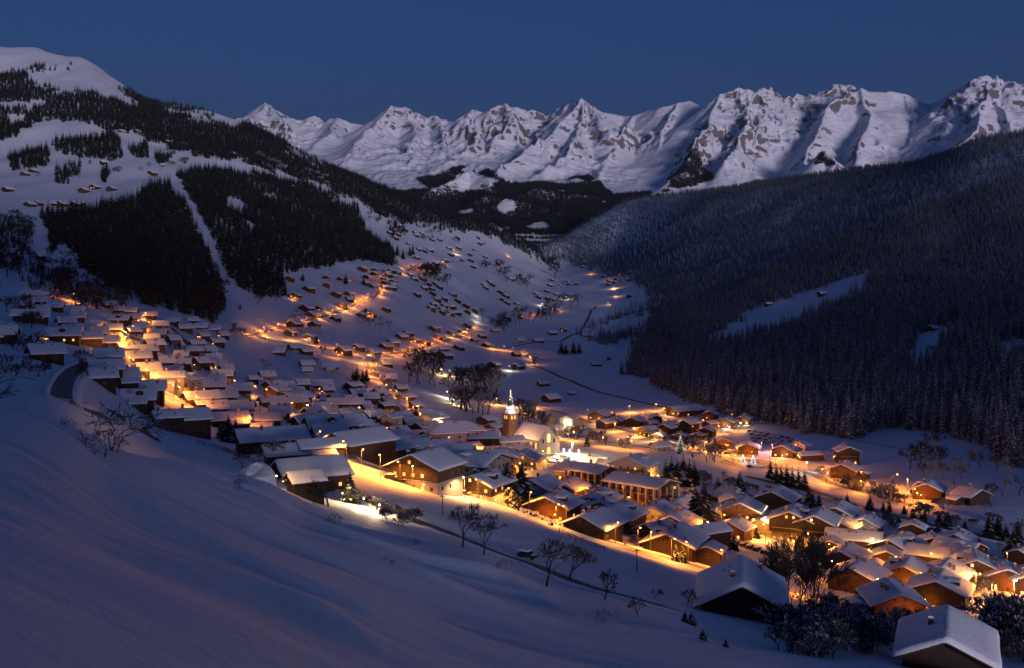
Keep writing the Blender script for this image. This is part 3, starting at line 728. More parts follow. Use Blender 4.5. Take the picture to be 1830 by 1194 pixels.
def balcony_mesh(w, d=1.2):
    b = MB(); b.box(-w / 2, w / 2, -d, -.02, -.14, 0); b.box(-w / 2, w / 2, -d, -d + .06, .95, 1.05)
    n = max(3, int(w / .55))
    for i in range(n):
        x = -w / 2 + w * (i + .5) / n; b.box(x - .17, x + .17, -d + .005, -d + .05, .04, .95)
    b.box(-w / 2 + .2, w / 2 - .2, -d + .06, -d + .5, 0, .12, m=1)
    return b.mesh('balcony', ['darkwood', 'roof_snow'])
def chimney_mesh():
    b = MB(); b.box(-.4, .4, -.4, .4, -1.5, 1.2); b.box(-.5, .5, -.5, .5, 1.2, 1.32); b.box(-.38, .38, -.38, .38, 1.32, 1.55, m=1)
    return b.mesh('chimney', ['brick', 'roof_snow'])
def vent_mesh():
    b = MB(); b.box(-.22, .22, -.22, .22, -.8, .45); b.box(-.3, .3, -.3, .3, .45, .55, m=1)
    return b.mesh('roof_vent', ['metal', 'roof_snow'])
CHIM, VENT = chimney_mesh(), vent_mesh()
def added_lantern_mesh():
    b = MB(); b.box(-.05, .05, -.3, 0, .0, .05); b.box(-.12, .12, -.42, -.18, -.3, .0, m=1); b.box(-.16, .16, -.46, -.14, .0, .05)
    return b.mesh('added_lantern', ['metal', 'bulb_warm'])
LANT = added_lantern_mesh()
def door_mesh():
    b = MB(); b.box(-.55, .55, -.04, .05, 0, 2.1, m=0); b.box(-.65, .65, -.06, .03, 2.1, 2.22, m=1); b.box(-.65, -.55, -.06, .03, 0, 2.1, m=1); b.box(.55, .65, -.06, .03, 0, 2.1, m=1)
    return b.mesh('door', ['darkwood', 'frame_wood'])
DOOR = door_mesh()
def point(name, parent, loc, power, col, r=.25):
    l = bpy.data.lights.new(name, 'POINT'); l.energy = power; l.color = col; l.shadow_soft_size = r
    o = bpy.data.objects.new(name, l); COL.objects.link(o); o.parent = parent; o.location = loc
    return o
SODIUM, AMBER, WARM, WHITE = (1, .27, .022), (1, .36, .048), (1, .54, .2), (1, .82, .6)
HOUSES = []     # every building, for labels and for keeping clear of them

def wall_mats(style):
    return {'w': ('wood', 'wood'), 'd': ('darkwood', 'darkwood'), 'c': ('plaster', 'wood'), 'k': ('plaster', 'darkwood'), 'p': ('plaster', 'plaster'),
            'r': ('pink_plaster', 'pink_plaster'), 'g': ('grey_plaster', 'grey_plaster'), 'q': ('pink_plaster', 'darkwood')}[style]
def house(u, v, W, L, th, h=5.2, style='d', lit=1, label=None, zone=None, name=None, cat=None, tp=.42, bal=None, thick=.4, dmin=235, hip=False, front_glow=None, wins=True):
    r = random.Random(int(u * 31 + v * 17))
    x, y, z = ground(u, v, dmin)
    d = y; near = d < 480; mid = d < 950
    nm = name or ('chalet' if W * L < 260 else 'guest_house')
    root = link(nm, None, loc=(x, y, z), rz=-R(th))
    root['category'] = cat or nm.replace('_', ' ')
    HOUSES.append(dict(o=root, u=u, v=v, x=x, y=y, W=W, L=L, h=h, style=style, lit=lit, label=label, zone=zone, th=th, d=d))
    if abs(th) > 50 and u < 760 and v < 830 and h < 7 and zone: W *= 1.1; L *= .74; h *= .78; tp = .5
    if d > 900 and not hip: tp = .55; thick = .9; h *= .85
    if zone: th += r.uniform(-9, 9); thick *= r.uniform(.75, 1.35)
    thick = round(thick * 5) / 5
    root.rotation_euler[2] = -R(th)
    lo, up = wall_mats(style); Wk, Lk, hk = round(W), round(L), round(h * 2) / 2
    rise = Wk / 2 * tp; h1 = hk * .45 if lo != up else None
    base = -4.5
    if hip:
        link('wall', cached(('hw', Wk, Lk, hk, lo), lambda: MB().box(-Wk / 2, Wk / 2, -Lk / 2, Lk / 2, base, hk).mesh('wall', [lo])), root)
        def hp():
            w, l = Wk / 2 + .9, Lk / 2 + .9; k = max(0, l - w) ; rz = w * .62
            def lay(o, zz, t): return [(-w - o, -l - o, zz), (w + o, -l - o, zz), (w + o, l + o, zz), (-w - o, l + o, zz), (-w - o, -l - o, zz + t), (w + o, -l - o, zz + t), (w + o, l + o, zz + t), (-w - o, l + o, zz + t), (0, -k, zz + rz + t), (0, k, zz + rz + t)]
            Fc = [(0, 3, 2, 1), (0, 1, 5, 4), (1, 2, 6, 5), (2, 3, 7, 6), (3, 0, 4, 7), (4, 5, 8), (5, 6, 9, 8), (6, 7, 9), (7, 4, 8, 9)]
            return mesh('roof', lay(0, 0, .25), Fc, [M['fascia']]), mesh('snow_layer', lay(.05, .252, .45), Fc, [M['roof_snow']])
        a, b = cached(('hr', Wk, Lk), hp)
        ro = link('roof', a, root, (0, 0, hk)); link('snow_layer', b, ro)
    else:
        if h1:
            link('ground_storey', cached(('lw', Wk, Lk, hk, lo), lambda: MB().box(-Wk / 2 + .06, Wk / 2 - .06, -Lk / 2 + .06, Lk / 2 - .06, base, h1).mesh('ground_storey', [lo])), root)
            link('timber_storey', cached(('uw', Wk, Lk, hk, up, tp), lambda: MB().add(gable_prism(Wk, Lk, h1, hk, rise)).mesh('timber_storey', [up])), root)
        else:
            link('wall', cached(('w', Wk, Lk, hk, lo, tp), lambda: MB().add(gable_prism(Wk, Lk, base, hk, rise)).mesh('wall', [lo])), root)
        of, os_ = (1.5, 1.3) if W > 8 else (.8, .8)
        ro = link('roof', cached(('r', Wk, Lk, tp), lambda: MB().add(roof_mesh(Wk, Lk, tp, .28, of, os_)).mesh('roof', ['fascia'])), root, (0, 0, hk))
        sd = r.randint(0, 2)
        def sm():
            V, Fc = snow_mesh(Wk, Lk, tp, .28, of, os_, thick, sd); return mesh('snow_layer', V, Fc, [M['roof_snow']], smooth=True)
        link('snow_layer', cached(('s', Wk, Lk, tp, sd, thick), sm), ro)
    # chimneys and vents stand on the roof
    if d < 1300 and W > 7:
        for q in range(r.choice((1, 1, 2)) if near else 1):
            cx = r.uniform(-.28, .28) * Wk; cy = r.uniform(-.35, .4) * Lk
            link('chimney', CHIM, ro, (cx, cy, rise - abs(cx) * tp + .7))
        if mid:
            for q in range(r.randint(1, 3)):
                cx = r.uniform(-.4, .4) * Wk; cy = r.uniform(-.42, .42) * Lk
                link('roof_vent', VENT, ro, (cx, cy, rise - abs(cx) * tp + .75))
    # a lower wing built against one side
    if d < 1000 and not hip and W * L < 260 and wins and r.random() < .5 and W > 7:
        sx = r.choice((-1, 1)); aw, al, ah = round(W * .5), round(L * .5), max(2.5, round(hk * .6 * 2) / 2); ax = sx * (Wk / 2 + aw / 2 - .4); ay = r.uniform(-.2, .2) * Lk
        link('wing', cached(('aw', aw, al, ah, lo), lambda: MB().add(gable_prism(aw, al, base, ah, aw / 2 * .4)).mesh('wing', [lo])), root, (ax, ay, 0))
        wr = link('wing_roof', cached(('ar', aw, al), lambda: MB().add(roof_mesh(aw, al, .4, .2, .7, .7)).mesh('wing_roof', ['fascia'])), root, (ax, ay, ah))
        link('snow_layer', cached(('as', aw, al), lambda: (lambda q: mesh('snow_layer', q[0], q[1], [M['roof_snow']], smooth=True))(snow_mesh(aw, al, .4, .2, .7, .7, .35, 5))), wr)
        link('window', WIN['lit_warm' if lit and r.random() < .4 else 'glass_dark'], root, (ax, ay - al / 2 - .02, .8))
    if d < 700 and not hip and W > 10 and wins and r.random() < .35:
        sx = r.choice((-1, 1)); dy = r.uniform(-.2, .2) * Lk
        dm = link('dormer', cached(('dm', lo, up), lambda: MB().add(gable_prism(2.4, 3.2, -1.2, .9, .5)).mesh('dormer', [up])), ro, (sx * Wk * .26, dy, rise - Wk * .26 * tp + .35), R(90) * sx)
        link('snow_layer', cached(('ds',), lambda: (lambda q: mesh('snow_layer', q[0], q[1], [M['roof_snow']], smooth=True))(snow_mesh(2.4, 3.2, .42, .05, .3, .3, .3, 6))), dm, (0, 0, .88))
    # windows
    if wins:
        pl = {0: .02, 1: .12, 2: .34, 3: .75}[lit]
        kinds = ['lit_warm', 'lit_amber', 'lit_warm'] if lit < 3 else ['lit_white', 'lit_warm']
        def win(px_, py_, pz_, rz, sc=1.0):
            k = r.choice(kinds) if r.random() < pl else 'glass_dark'
            w = link('window', WIN[k], root, (px_, py_, pz_), rz)
            if sc != 1.0: w.scale = (sc, 1, sc)
        st = max(1, int(hk // 2.6)); sh = hk / st
        sc = .86 if near else (1.0 if mid else 1.3)
        gx = 2.5 if near else (3.2 if mid else 4.5); gy = 3.2 if near else (4.5 if mid else 7)
        for s in range(st + (1 if rise > 2.3 and not hip and near else 0)):
            n = max(1, int((Wk - 1.5) / gx)) if s < st else max(1, int(Wk / gx / 2.4))
            zz = .75 + s * sh; yo = 0 if (h1 is None or s * sh >= h1 - .6) else .06
            for i in range(n):
                xx = (i - (n - 1) / 2) * ((Wk - 1) / max(n, 1) if s < st else gx)
                if s == 0 and i == n // 2 and near: link('door', DOOR, root, (xx, -Lk / 2 + yo - .01, 0)); continue
                win(xx, -Lk / 2 + yo, zz, 0, sc)
            if s < st:
                for sx in (-1, 1):
                    if not near and sx == (1 if th < 0 else -1) * (-1) and not mid: continue
                    m_ = max(1, int((Lk - 1.5) / gy))
                    for i in range(m_):
                        win(sx * (Wk / 2 - yo), (i - (m_ - 1) / 2) * (Lk - 1) / m_, zz, R(90) * sx, sc)
        if d < 800 and st >= 2 and (bal is None or bal):
            for s in range(1, st):
                link('balcony', cached(('b', Wk), lambda: balcony_mesh(Wk * .86)), root, (0, -Lk / 2, s * sh))
        if bal == 'sides':
            for s in range(0, st):
                for sx in (-1, 1):
                    link('balcony', cached(('b', Lk), lambda: balcony_mesh(Lk * .9)), root, (sx * Wk / 2, 0, s * sh + .02), R(90) * sx)
    if lit == 1 and d < 1000 and r.random() < .55 and wins:
        link('added_lantern', LANT, root, (-Wk * .2, -Lk / 2, 2.4)); point('front_fill', root, (-Wk * .1, -Lk / 2 - 2.2, 2.2), 260, SODIUM)  # wall lamp and fill light added at random to warm the front
    if lit >= 2 and d < 1500:
        link('added_lantern', LANT, root, (Wk * .22, -Lk / 2 + .0, 2.6))  # added wall lamp on every brightly lit front
        g = front_glow if front_glow is not None else 500
        point('front_fill', root, (Wk * .1, -Lk / 2 - 2.6, 2.4), g * .7 * (1 if mid else 2), r.choice((AMBER, SODIUM, WARM)) if lit == 2 else WHITE)  # added fill light that brightens the front, clear of the wall lamp
    return root
H = house
# (u, v, W, L, angle, h, style, lit, label...)  ---- named buildings first
H(1325,1098,15,19,12,4.5,'d',0,'large dark farmhouse under two broad snow planes below the street end', tp=.5, dmin=150, thick=.8, wins=False)
H(1692,1196,12,15,24,4.0,'d',0,'big unlit snow roof with one lone chimney beside the black thicket', tp=.45, dmin=150, thick=.8, wins=False)
H(1596,1100,12,12,5,4.6,'w',2,'yellow-lit timber chalet gable just behind the dark thicket', front_glow=900)
H(1679,1078,14,12,30,4.6,'d',1,'low dark chalet with arched snowy porch beside the yellow-lit gable chalet')
H(1533,1056,13,12,35,5,'w',1,'red-brown timber chalet with small snowy porch roof behind the bare alder clump')
H(1621,1046,12,12,30,4.6,'w',2,'chalet with two white ceiling lights glowing under its gable', front_glow=700)
H(1688,1050,12,13,35,4.6,'w',1,'chalet with pink-lit snow roof and low hedge, beside the lit street corner')
H(1586,1013,8,8,25,4,'k',1,'small square chalet with darkened gable between two bright garden lamps')
H(1606,998,12,14,45,5,'d',0,'unlit dark-walled chalet with long roof directly above the small square chalet')
H(1657,1013,9,12,-62,5.2,'w',2,'long orange-lit chalet with eave facing the yard lamp', front_glow=500)
H(1742,1040,14,13,20,5.4,'c',2,'wide cream and timber chalet with glowing orange front on the lit street', front_glow=1200)
H(1797,1052,11,11,20,5,'w',2,'timber chalet with bright white porch roof beside the lit street', front_glow=1500)
H(1842,1060,10,11,20,5,'w',2,'timber chalet cut by the picture edge at the end of the lit street', front_glow=900)
H(1712,1000,11,13,-40,4.5,'d',0,'low unlit chalet half hidden behind the wide cream chalet')
H(1667,985,8,9,20,4,'d',0,'tiny dark gabled chalet behind the long orange-lit chalet')
H(1526,984,9,17,-66,5,'w',2,'long chalet with glowing eave line below the hotel with twin gables', front_glow=800)
H(1513,1018,11,11,35,4.5,'d',0,'snow-buried square roof between the twin-gable hotel and the alder clump')
H(1550,950,10,9,35,3.5,'g',0,'low pale hut roof in the snow right of the twin-gable hotel')
H(1418,962,15,15,25,8,'k',2,'broad timber hotel with balconies and warm-lit front, first of the twin gables', name='hotel', cat='hotel', front_glow=2000)
H(1462,968,13,15,25,8,'k',1,'dark timber hotel wing, second of the twin gables', name='hotel', cat='hotel')
H(1500,935,12,14,30,5,'d',0,'plain dark chalet roof tucked behind the hotel with twin gables')
H(1328,940,14,13,22,7,'c',2,'bright cream and timber chalet with lit balcony rows beside the tall spruce', front_glow=1300)
H(1388,908,16,15,30,5,'d',0,'wide dark barn roof directly above the twin-gable hotel', name='barn', cat='barn')
H(1302,899,12,10,-25,3.5,'d',0,'low shed roof among the small spruces above the cream chalet', name='shed', cat='shed')
H(990,925,13,12,25,4.6,'w',2,'chalet with yellow-edged gable and brick chimney behind the lit hedge', front_glow=700)
H(1072,915,11,12,20,4.8,'d',1,'chalet with solar panel roof and open timber posts')
H(1105,945,13,14,30,4.8,'d',0,'big dark gable with smooth snow roof left of the yellow-lit house')
H(1060,958,13,12,32,4.2,'d',0,'low chalet roof close to the field edge, lowest of its row')
H(1175,938,9,12,25,5.5,'p',2,'small pale house flooded with yellow light behind the field edge chalets', front_glow=1800)
H(1225,918,9,10,30,5.2,'k',0,'narrow chalet right behind the yellow-flooded house')
H(1212,955,12,11,30,4.6,'w',1,'red-brown gable chalet just below the tall snowy spruce')
H(1205,992,14,14,25,4.6,'d',1,'chalet with lamp post at its gable and twin spruces beside it')
H(1266,975,8,12,60,5,'d',0,'half-hidden chalet with bare dark patch of roof')
H(1145,912,14,24,-48,11,'k',1,'long four-storey apartment block with balconies, front one of the pair', name='apartment_block', cat='apartment block', bal='sides', tp=.3)
H(1056,886,13,17,-48,11,'k',1,'four-storey apartment block with white piers, rear one of the pair', name='apartment_block', cat='apartment block', bal='sides', tp=.3)
H(1132,866,20,15,28,10.5,'p',2,'large cream hotel with floodlit balconied gable near the black spruce clump', name='hotel', cat='hotel', tp=.34, front_glow=3500)
H(1012,868,12,12,30,7,'p',2,'yellow-lit house with four-sided pyramid roof at the square', hip=True, front_glow=1800, name='town_house', cat='house')
H(1062,838,9,15,-62,4.5,'p',3,'long low cafe row blazing white along the square', name='cafe', cat='cafe', front_glow=2500)
H(1090,846,9,12,-62,5,'c',3,'warm-lit shop row between the cafe and the big cream hotel', name='shop', cat='shop', front_glow=1500)
H(935,850,15,12,15,8,'p',2,'cream house with rows of lit windows beside the church steps', name='town_house', cat='house', front_glow=1800)
H(905,845,10,10,5,8,'r',1,'rose gabled house left of the cream house with lit windows', name='town_house', cat='house')
H(866,893,12,13,28,5.5,'k',2,'yellow-lit farm chalet beside the huge pair of dark spruces', front_glow=1500)
H(762,872,16,14,27,7,'k',2,'large roadside chalet with yellow-lit lower wall under the lamp post', front_glow=1300)
H(826,868,17,26,-60,8.5,'g',0,'long grey municipal building with three bright ribbon windows', name='municipal_building', cat='building', tp=.3, bal=False)
H(912,812,10,14,70,8,'r',1,'narrow rose building in front of the church tower', name='town_house', cat='house')
H(924,828,11,13,65,7,'k',0,'dark-roofed house between the church and the cream house', name='town_house', cat='house')
H(862,806,11,17,80,8,'d',0,'tall dark-walled barn beside the twin pavilion hotel', name='barn', cat='barn')
H(797,806,12,17,72,9,'r',2,'pavilion hotel with hipped roofs and rose walls, front wing', name='hotel', cat='hotel', hip=True, front_glow=900)
H(832,798,11,16,72,9,'r',1,'pavilion hotel with hipped roofs and rose walls, rear wing', name='hotel', cat='hotel', hip=True)
H(868,842,10,18,70,6.5,'r',1,'old rose row house left of the lit narrow street', name='town_house', cat='house')
H(965,888,12,12,30,4.6,'g',0,'plain roof behind the lamp beside the dark spruce pair')
H(1015,893,11,12,30,5,'d',0,'dark gable with two tall chimneys below the pyramid-roof house')
H(958,866,7,13,70,4,'g',0,'low long roof right behind the dark spruce pair', name='shed', cat='shed')
H(1045,890,7,6,30,4,'w',2,'tiny lit kiosk chalet between the apartment block and dark gable', front_glow=300)
H(1018,760,11,14,25,6,'p',3,'floodlit white house with big glass gable', name='white_house', cat='house', front_glow=3000, bal=False)
H(1072,756,15,15,25,7,'c',2,'grand orange-lit chalet behind the floodlit white house', front_glow=1600)
H(1106,760,8,10,30,4,'w',1,'low annex right of the grand orange-lit chalet')
H(1225,742,14,30,62,5,'w',2,'long barn-like lodge with yellow-edged gable at the meadow edge', name='lodge', cat='lodge', front_glow=1200)
H(1270,750,11,12,20,5,'d',1,'dark chalet with pink-lit gable at the end of the long lodge')
H(1297,764,14,13,25,4.8,'w',3,'chalet with glowing white shop windows above the parked cars', front_glow=1500)
H(1331,758,10,11,22,4.8,'w',3,'smaller chalet with white shop windows, last of the upper row', front_glow=900)
H(1310,742,12,8,-70,4,'g',2,'flat grey pavilion behind the white shop windows', tp=.12, name='pavilion', cat='pavilion')
H(1232,772,10,11,48,7,'d',0,'tall black-walled barn above the lit white tree', name='barn', cat='barn')
H(1190,775,12,12,30,5,'d',1,'dark chalet left of the tall black barn')
H(1135,762,12,12,30,5,'d',0,'dark-roofed chalet below the grand orange-lit chalet')
H(1264,780,10,11,28,5,'d',1,'dark chalet right of the tall black barn')
H(1247,786,7,7,28,3.5,'d',0,'small outbuilding below the dark chalets', name='shed', cat='shed')
H(1217,786,8,7,28,3,'w',0,'small pink-tinged hut beside the lit white tree', name='shed', cat='shed')
H(1180,806,10,9,70,3.5,'g',0,'low snow-covered pumphouse beside the promenade lamps', name='shed', cat='shed')
H(1293,800,13,11,12,4.2,'w',2,'orange-lit wooden chalet left of the roundabout', front_glow=900)
H(1336,811,13,12,15,4.6,'w',2,'orange-lit chalet directly behind the roundabout', front_glow=900)
H(1404,816,14,12,35,4.4,'w',2,'chalet bathed in pink and orange light right of the roundabout', front_glow=1100)
H(1447,822,7,15,76,3.4,'w',2,'long low restaurant wing with glowing window strip', front_glow=600)
H(1430,806,10,9,35,4,'g',0,'pale snow roof behind the pink-lit chalet')
H(1513,828,12,12,5,8,'d',1,'tall dark three-storey chalet standing alone by the river meadow')
H(1510,853,13,12,32,4.8,'w',1,'red-brown chalet with yellow windows below the tall dark chalet')
H(1660,890,13,12,32,4.8,'w',1,'red-brown chalet with black chimney beside the orange garden lights')
H(1735,898,13,10,-25,4,'d',0,'unlit black chalet beneath bare trees')
H(556,869,14,16,62,4.0,'w',2,'old farmhouse with floodlit plank gable above the near snow slope', front_glow=900, dmin=235, name='farmhouse', cat='farmhouse', thick=.7)
H(546,902,4.6,5.6,60,3.9,'d',0,'small black timber shed at the crest of the snow slope', dmin=200, name='shed', cat='shed', tp=.5, wins=False)
H(522,832,9,14,65,4.2,'k',1,'chalet with two bright yellow windows behind the floodlit farmhouse')
H(572,822,8,12,65,4,'d',0,'low wide roof between the street lamp and the farmhouse')
H(485,806,13,20,64,4.6,'d',0,'very broad barn roof beneath the snowy orchard tree', name='barn', cat='barn')
H(325,772,13,17,60,5.2,'d',0,'large dark farmhouse with big snow roof at the head of the near slope', dmin=250, name='farmhouse', cat='farmhouse')
H(300,768,8,9,58,4.5,'d',0,'dark gabled annex at the side of the large dark farmhouse', dmin=250, name='annex', cat='house')
H(463,768,10,17,76,4.6,'w',2,'long chalet with glowing terrace under its eave', front_glow=500)
H(408,765,10,14,65,4.2,'d',0,'shadowed chalet roof behind the dark garden spruces')
H(600,782,13,19,68,5,'d',0,'wide snow roof with violet fairy lights near its ridge')
H(642,815,13,18,40,5,'w',1,'big dark-gabled farmhouse beside the yellow street', name='farmhouse', cat='farmhouse')
H(688,826,13,15,40,5,'w',1,'pink-roofed farmhouse right of the big dark gable by the yellow street', name='farmhouse', cat='farmhouse')
H(700,778,7,8,30,9,'p',0,'white slender house with three rows of dark windows', name='town_house', cat='house')
H(775,764,12,13,42,6.5,'p',2,'bright yellow gabled house at the bend of the lit street', name='town_house', cat='house', front_glow=1800)
H(726,720,11,11,50,5,'w',2,'red-walled chalet right above the lit street bend', front_glow=700)
H(618,738,12,19,78,6,'k',0,'long cream-footed house in the middle of the roof rows')
H(302,698,9,13,72,6.5,'p',2,'cream house lit yellow at the upper road bend', name='town_house', cat='house', front_glow=1300)
H(334,703,11,10,20,7,'p',2,'tall cream house with arched gable and nine windows', name='town_house', cat='house', front_glow=900)
H(362,730,11,14,55,5,'w',2,'orange-lit chalet with stepped eave at the end of the upper road', front_glow=900)
# ---- rows whose labels are told by their place in the row
def rows(zone, L_, **k):
    for t in L_: H(*t, zone=zone, **k)
rows('among the roofs above the floodlit farmhouse', [(432,742,10,14,74,4.4,'w',1),(501,748,10,11,70,4.6,'d',1),(532,730,11,9,60,6,'w',1),(494,712,10,10,30,5,'w',1),(436,708,11,11,72,5,'k',1),(407,720,9,10,70,4.6,'d',0),
 (478,680,10,11,68,4.6,'p',0),(453,684,6,7,70,3.5,'d',0),(576,695,11,17,68,4.8,'d',0),(560,750,9,10,55,4.4,'k',0),(588,722,10,14,72,4.6,'d',0),(632,700,10,10,50,4.8,'d',0),(663,720,12,12,70,5,'w',0),(606,760,10,13,62,4.6,'d',0),
 (590,794,9,12,60,4.2,'d',0),(632,785,11,18,62,4.8,'d',0),(718,757,11,12,60,5,'k',1),(712,733,9,11,55,5,'p',0),(690,736,8,8,40,4.5,'k',0),(718,700,9,11,72,4.6,'w',1),(699,680,10,12,72,4.8,'w',1),(762,775,10,12,55,4.5,'d',0),
 (712,785,9,10,55,4.6,'d',0),(745,793,10,12,65,4.6,'k',0),(743,812,9,12,68,4.4,'g',0),(780,814,9,13,62,4.4,'d',0),(815,775,11,13,45,5,'w',1),(845,785,11,12,40,5,'d',1),(546,770,9,11,55,4.2,'d',0),(668,752,9,12,60,4.4,'d',0),(650,735,9,10,62,4.4,'k',0),
 (478,728,8,8,55,4.2,'w',1),(388,742,9,10,60,4.2,'d',0),(870,760,11,12,35,5,'w',0),(882,775,10,10,35,5,'w',2),(700,800,9,10,50,4.5,'d',0),(815,825,10,13,60,5,'k',0),(838,815,9,10,60,4.5,'r',0)])
rows('in the hamlet by the lit bend', [(117,612,11,16,68,4.6,'d',1),(188,624,9,13,70,4.4,'d',0),(195,650,10,14,68,4.6,'d',0),(190,674,10,14,70,4.8,'d',1),(248,652,10,14,68,5,'w',0),(266,636,9,11,68,4.8,'d',0),(266,675,10,12,68,5,'w',0),
 (310,672,7,12,80,3.8,'k',0),(219,692,11,14,70,5,'d',0),(265,710,10,16,74,4.6,'d',0),(249,728,10,14,72,4.8,'d',0),(185,690,8,9,65,4.2,'d',1),(400,680,10,14,76,4.8,'k',1),(385,702,11,13,72,5,'k',2),(382,650,11,12,65,4.6,'w',2),(170,590,8,9,70,4,'d',0),
 (160,600,7,8,70,4,'d',0),(205,598,9,10,70,4.4,'k',0),(83,645,9,12,60,4,'d',0),(196,552,9,11,60,4.4,'d',0),(212,562,9,11,74,4.2,'k',1),(233,564,9,13,76,4.2,'d',0),(215,580,11,16,76,4.6,'d',0),(240,577,10,11,60,5,'w',1),(268,571,10,15,76,4.4,'d',1),
 (288,590,12,15,72,5,'k',0),(310,580,9,12,70,4.4,'d',1),(332,593,11,13,70,4.8,'d',0),(345,577,9,12,76,4,'d',1),(360,590,10,13,74,4.6,'k',0),(386,594,10,12,74,4.8,'c',2),(285,605,10,12,70,4.6,'d',0),(273,614,10,11,68,4.4,'d',0),(175,607,9,11,70,4.2,'d',0)])
rows('at the edge of the bare wood', [(53,536,9,12,60,4.4,'d',0),(70,548,9,10,55,4.4,'d',0),(47,552,9,9,60,4,'d',0),(45,575,9,13,70,4.2,'d',0),(70,577,9,11,60,4.4,'d',0),(100,556,8,11,72,4,'d',0),
 (140,575,8,10,70,4,'d',0),(5,612,10,12,65,4.4,'d',0),(130,600,8,9,66,4,'d',1),(180,545,9,9,30,4.4,'k',0)], dmin=300)
rows('under the dark spruce wedge', [(518,502,11,12,15,5,'w',0),(552,521,13,13,25,5.4,'w',1),(528,535,14,12,20,6.5,'k',2),(547,556,17,13,25,5,'d',0),(583,513,10,9,0,4.5,'w',0),(583,500,10,11,5,5,'k',0),(600,530,13,12,25,5.4,'w',1),(624,529,13,11,35,5,'w',1),
 (610,503,12,11,25,5,'k',0),(630,503,12,11,0,6,'p',1),(611,550,12,12,20,6,'w',2),(625,538,14,12,60,4.6,'d',0),(570,555,12,10,10,4.4,'k',1),(557,566,12,10,20,4.4,'w',0),(562,586,13,10,15,5.4,'k',0),(527,590,14,14,30,9,'q',0),(519,600,11,9,20,4.6,'w',0),(553,607,10,9,15,5,'c',2),
 (668,507,14,12,20,8,'r',0),(670,494,12,12,20,6,'q',0),(648,484,13,12,30,5.5,'w',0),(658,560,12,12,25,5,'w',0),(690,556,11,11,20,5,'w',0),(645,566,11,10,15,4.4,'w',1),(665,566,11,10,15,4.4,'w',2),(600,573,10,11,40,4.4,'d',0),(614,634,14,12,25,6,'d',2),(549,658,12,14,60,4.6,'d',0),
 (592,662,12,18,72,4.6,'k',0),(550,668,9,10,70,4,'k',0),(500,634,12,14,80,4.6,'w',0),(528,628,12,12,45,5,'k',1),(548,634,9,10,45,4.6,'d',1),(693,655,12,14,80,4.4,'d',0)], dmin=600)
rows('along the glowing main road', [(668,636,12,12,30,5,'c',2),(702,617,14,12,40,5,'w',1),(690,624,13,12,40,5,'w',1),(718,606,14,12,40,5,'w',1),(730,600,12,12,40,5,'w',1),(776,592,14,14,35,6,'w',0),(742,612,12,10,30,5,'w',2),(760,616,12,10,30,5,'w',2),(785,606,12,11,30,5,'w',2),
 (805,598,11,10,30,5,'c',2),(770,634,12,14,70,4.4,'d',0),(795,628,12,12,70,4.4,'d',0),(820,625,12,12,40,5,'d',1),(798,640,13,12,40,5,'d',0),(868,620,10,10,30,4.5,'d',0),(848,612,10,10,40,4.5,'k',1),(835,585,12,10,30,5,'w',2),(825,597,11,10,30,5,'w',2),(640,626,11,10,30,4.5,'w',0)], dmin=700)
rows('on the open valley meadow', [(882,657,14,12,35,5.5,'d',1),(927,660,13,12,40,5.5,'d',1),(922,637,10,10,40,4.5,'d',0),(971,690,9,12,62,4,'w',1),(985,718,13,15,45,5,'d',0),(1022,706,5,7,70,2.5,'d',0),(953,641,12,11,60,4.5,'r',2),(1066,654,8,13,70,3,'d',0),(1088,643,5,5,30,3.5,'d',0),
 (931,612,12,12,75,5,'g',0),(962,612,13,16,70,4,'w',0),(988,598,10,14,75,4,'d',0),(1007,592,10,10,40,4.5,'w',2),(1050,602,9,18,80,3.5,'w',0),(885,595,11,11,60,4.5,'k',0),(862,604,11,11,60,4.5,'d',0)], dmin=800)
rows('on the high left pasture', [(15,342,12,14,30,4,'d',0),(45,314,13,11,20,4.2,'w',0),(59,308,12,11,20,4.2,'w',0),(150,344,14,12,15,4.5,'w',2),(170,338,14,12,15,4.5,'w',2),(200,341,13,12,25,4.5,'w',0),(54,369,13,12,30,4.2,'w',0),(68,367,12,11,20,4.2,'w',1),
 (111,369,14,12,20,4.5,'w',2),(135,369,12,11,20,4.5,'w',2),(145,367,10,10,20,4.5,'w',1),(98,367,11,12,60,4,'d',0),(173,241,12,11,20,4.5,'r',1),(218,238,12,12,20,5,'q',0),(246,238,13,12,15,5,'q',0),(302,257,14,12,30,5,'w',0),(273,313,14,12,30,5,'w',0),(186,293,11,11,40,4,'d',0),
 (417,278,13,12,20,4.5,'w',0),(457,310,11,12,20,4.5,'w',2),(545,328,13,12,20,4.5,'w',1),(520,336,13,13,20,5,'w',0),(72,463,13,12,70,4.5,'d',0),(290,297,8,8,60,3,'d',0)], dmin=1000)
rows('on the far right clearing', [(1374,546,8,12,72,3.5,'d',0),(1470,528,10,14,60,4,'d',0),(1668,590,9,10,60,3,'d',0)], dmin=800)
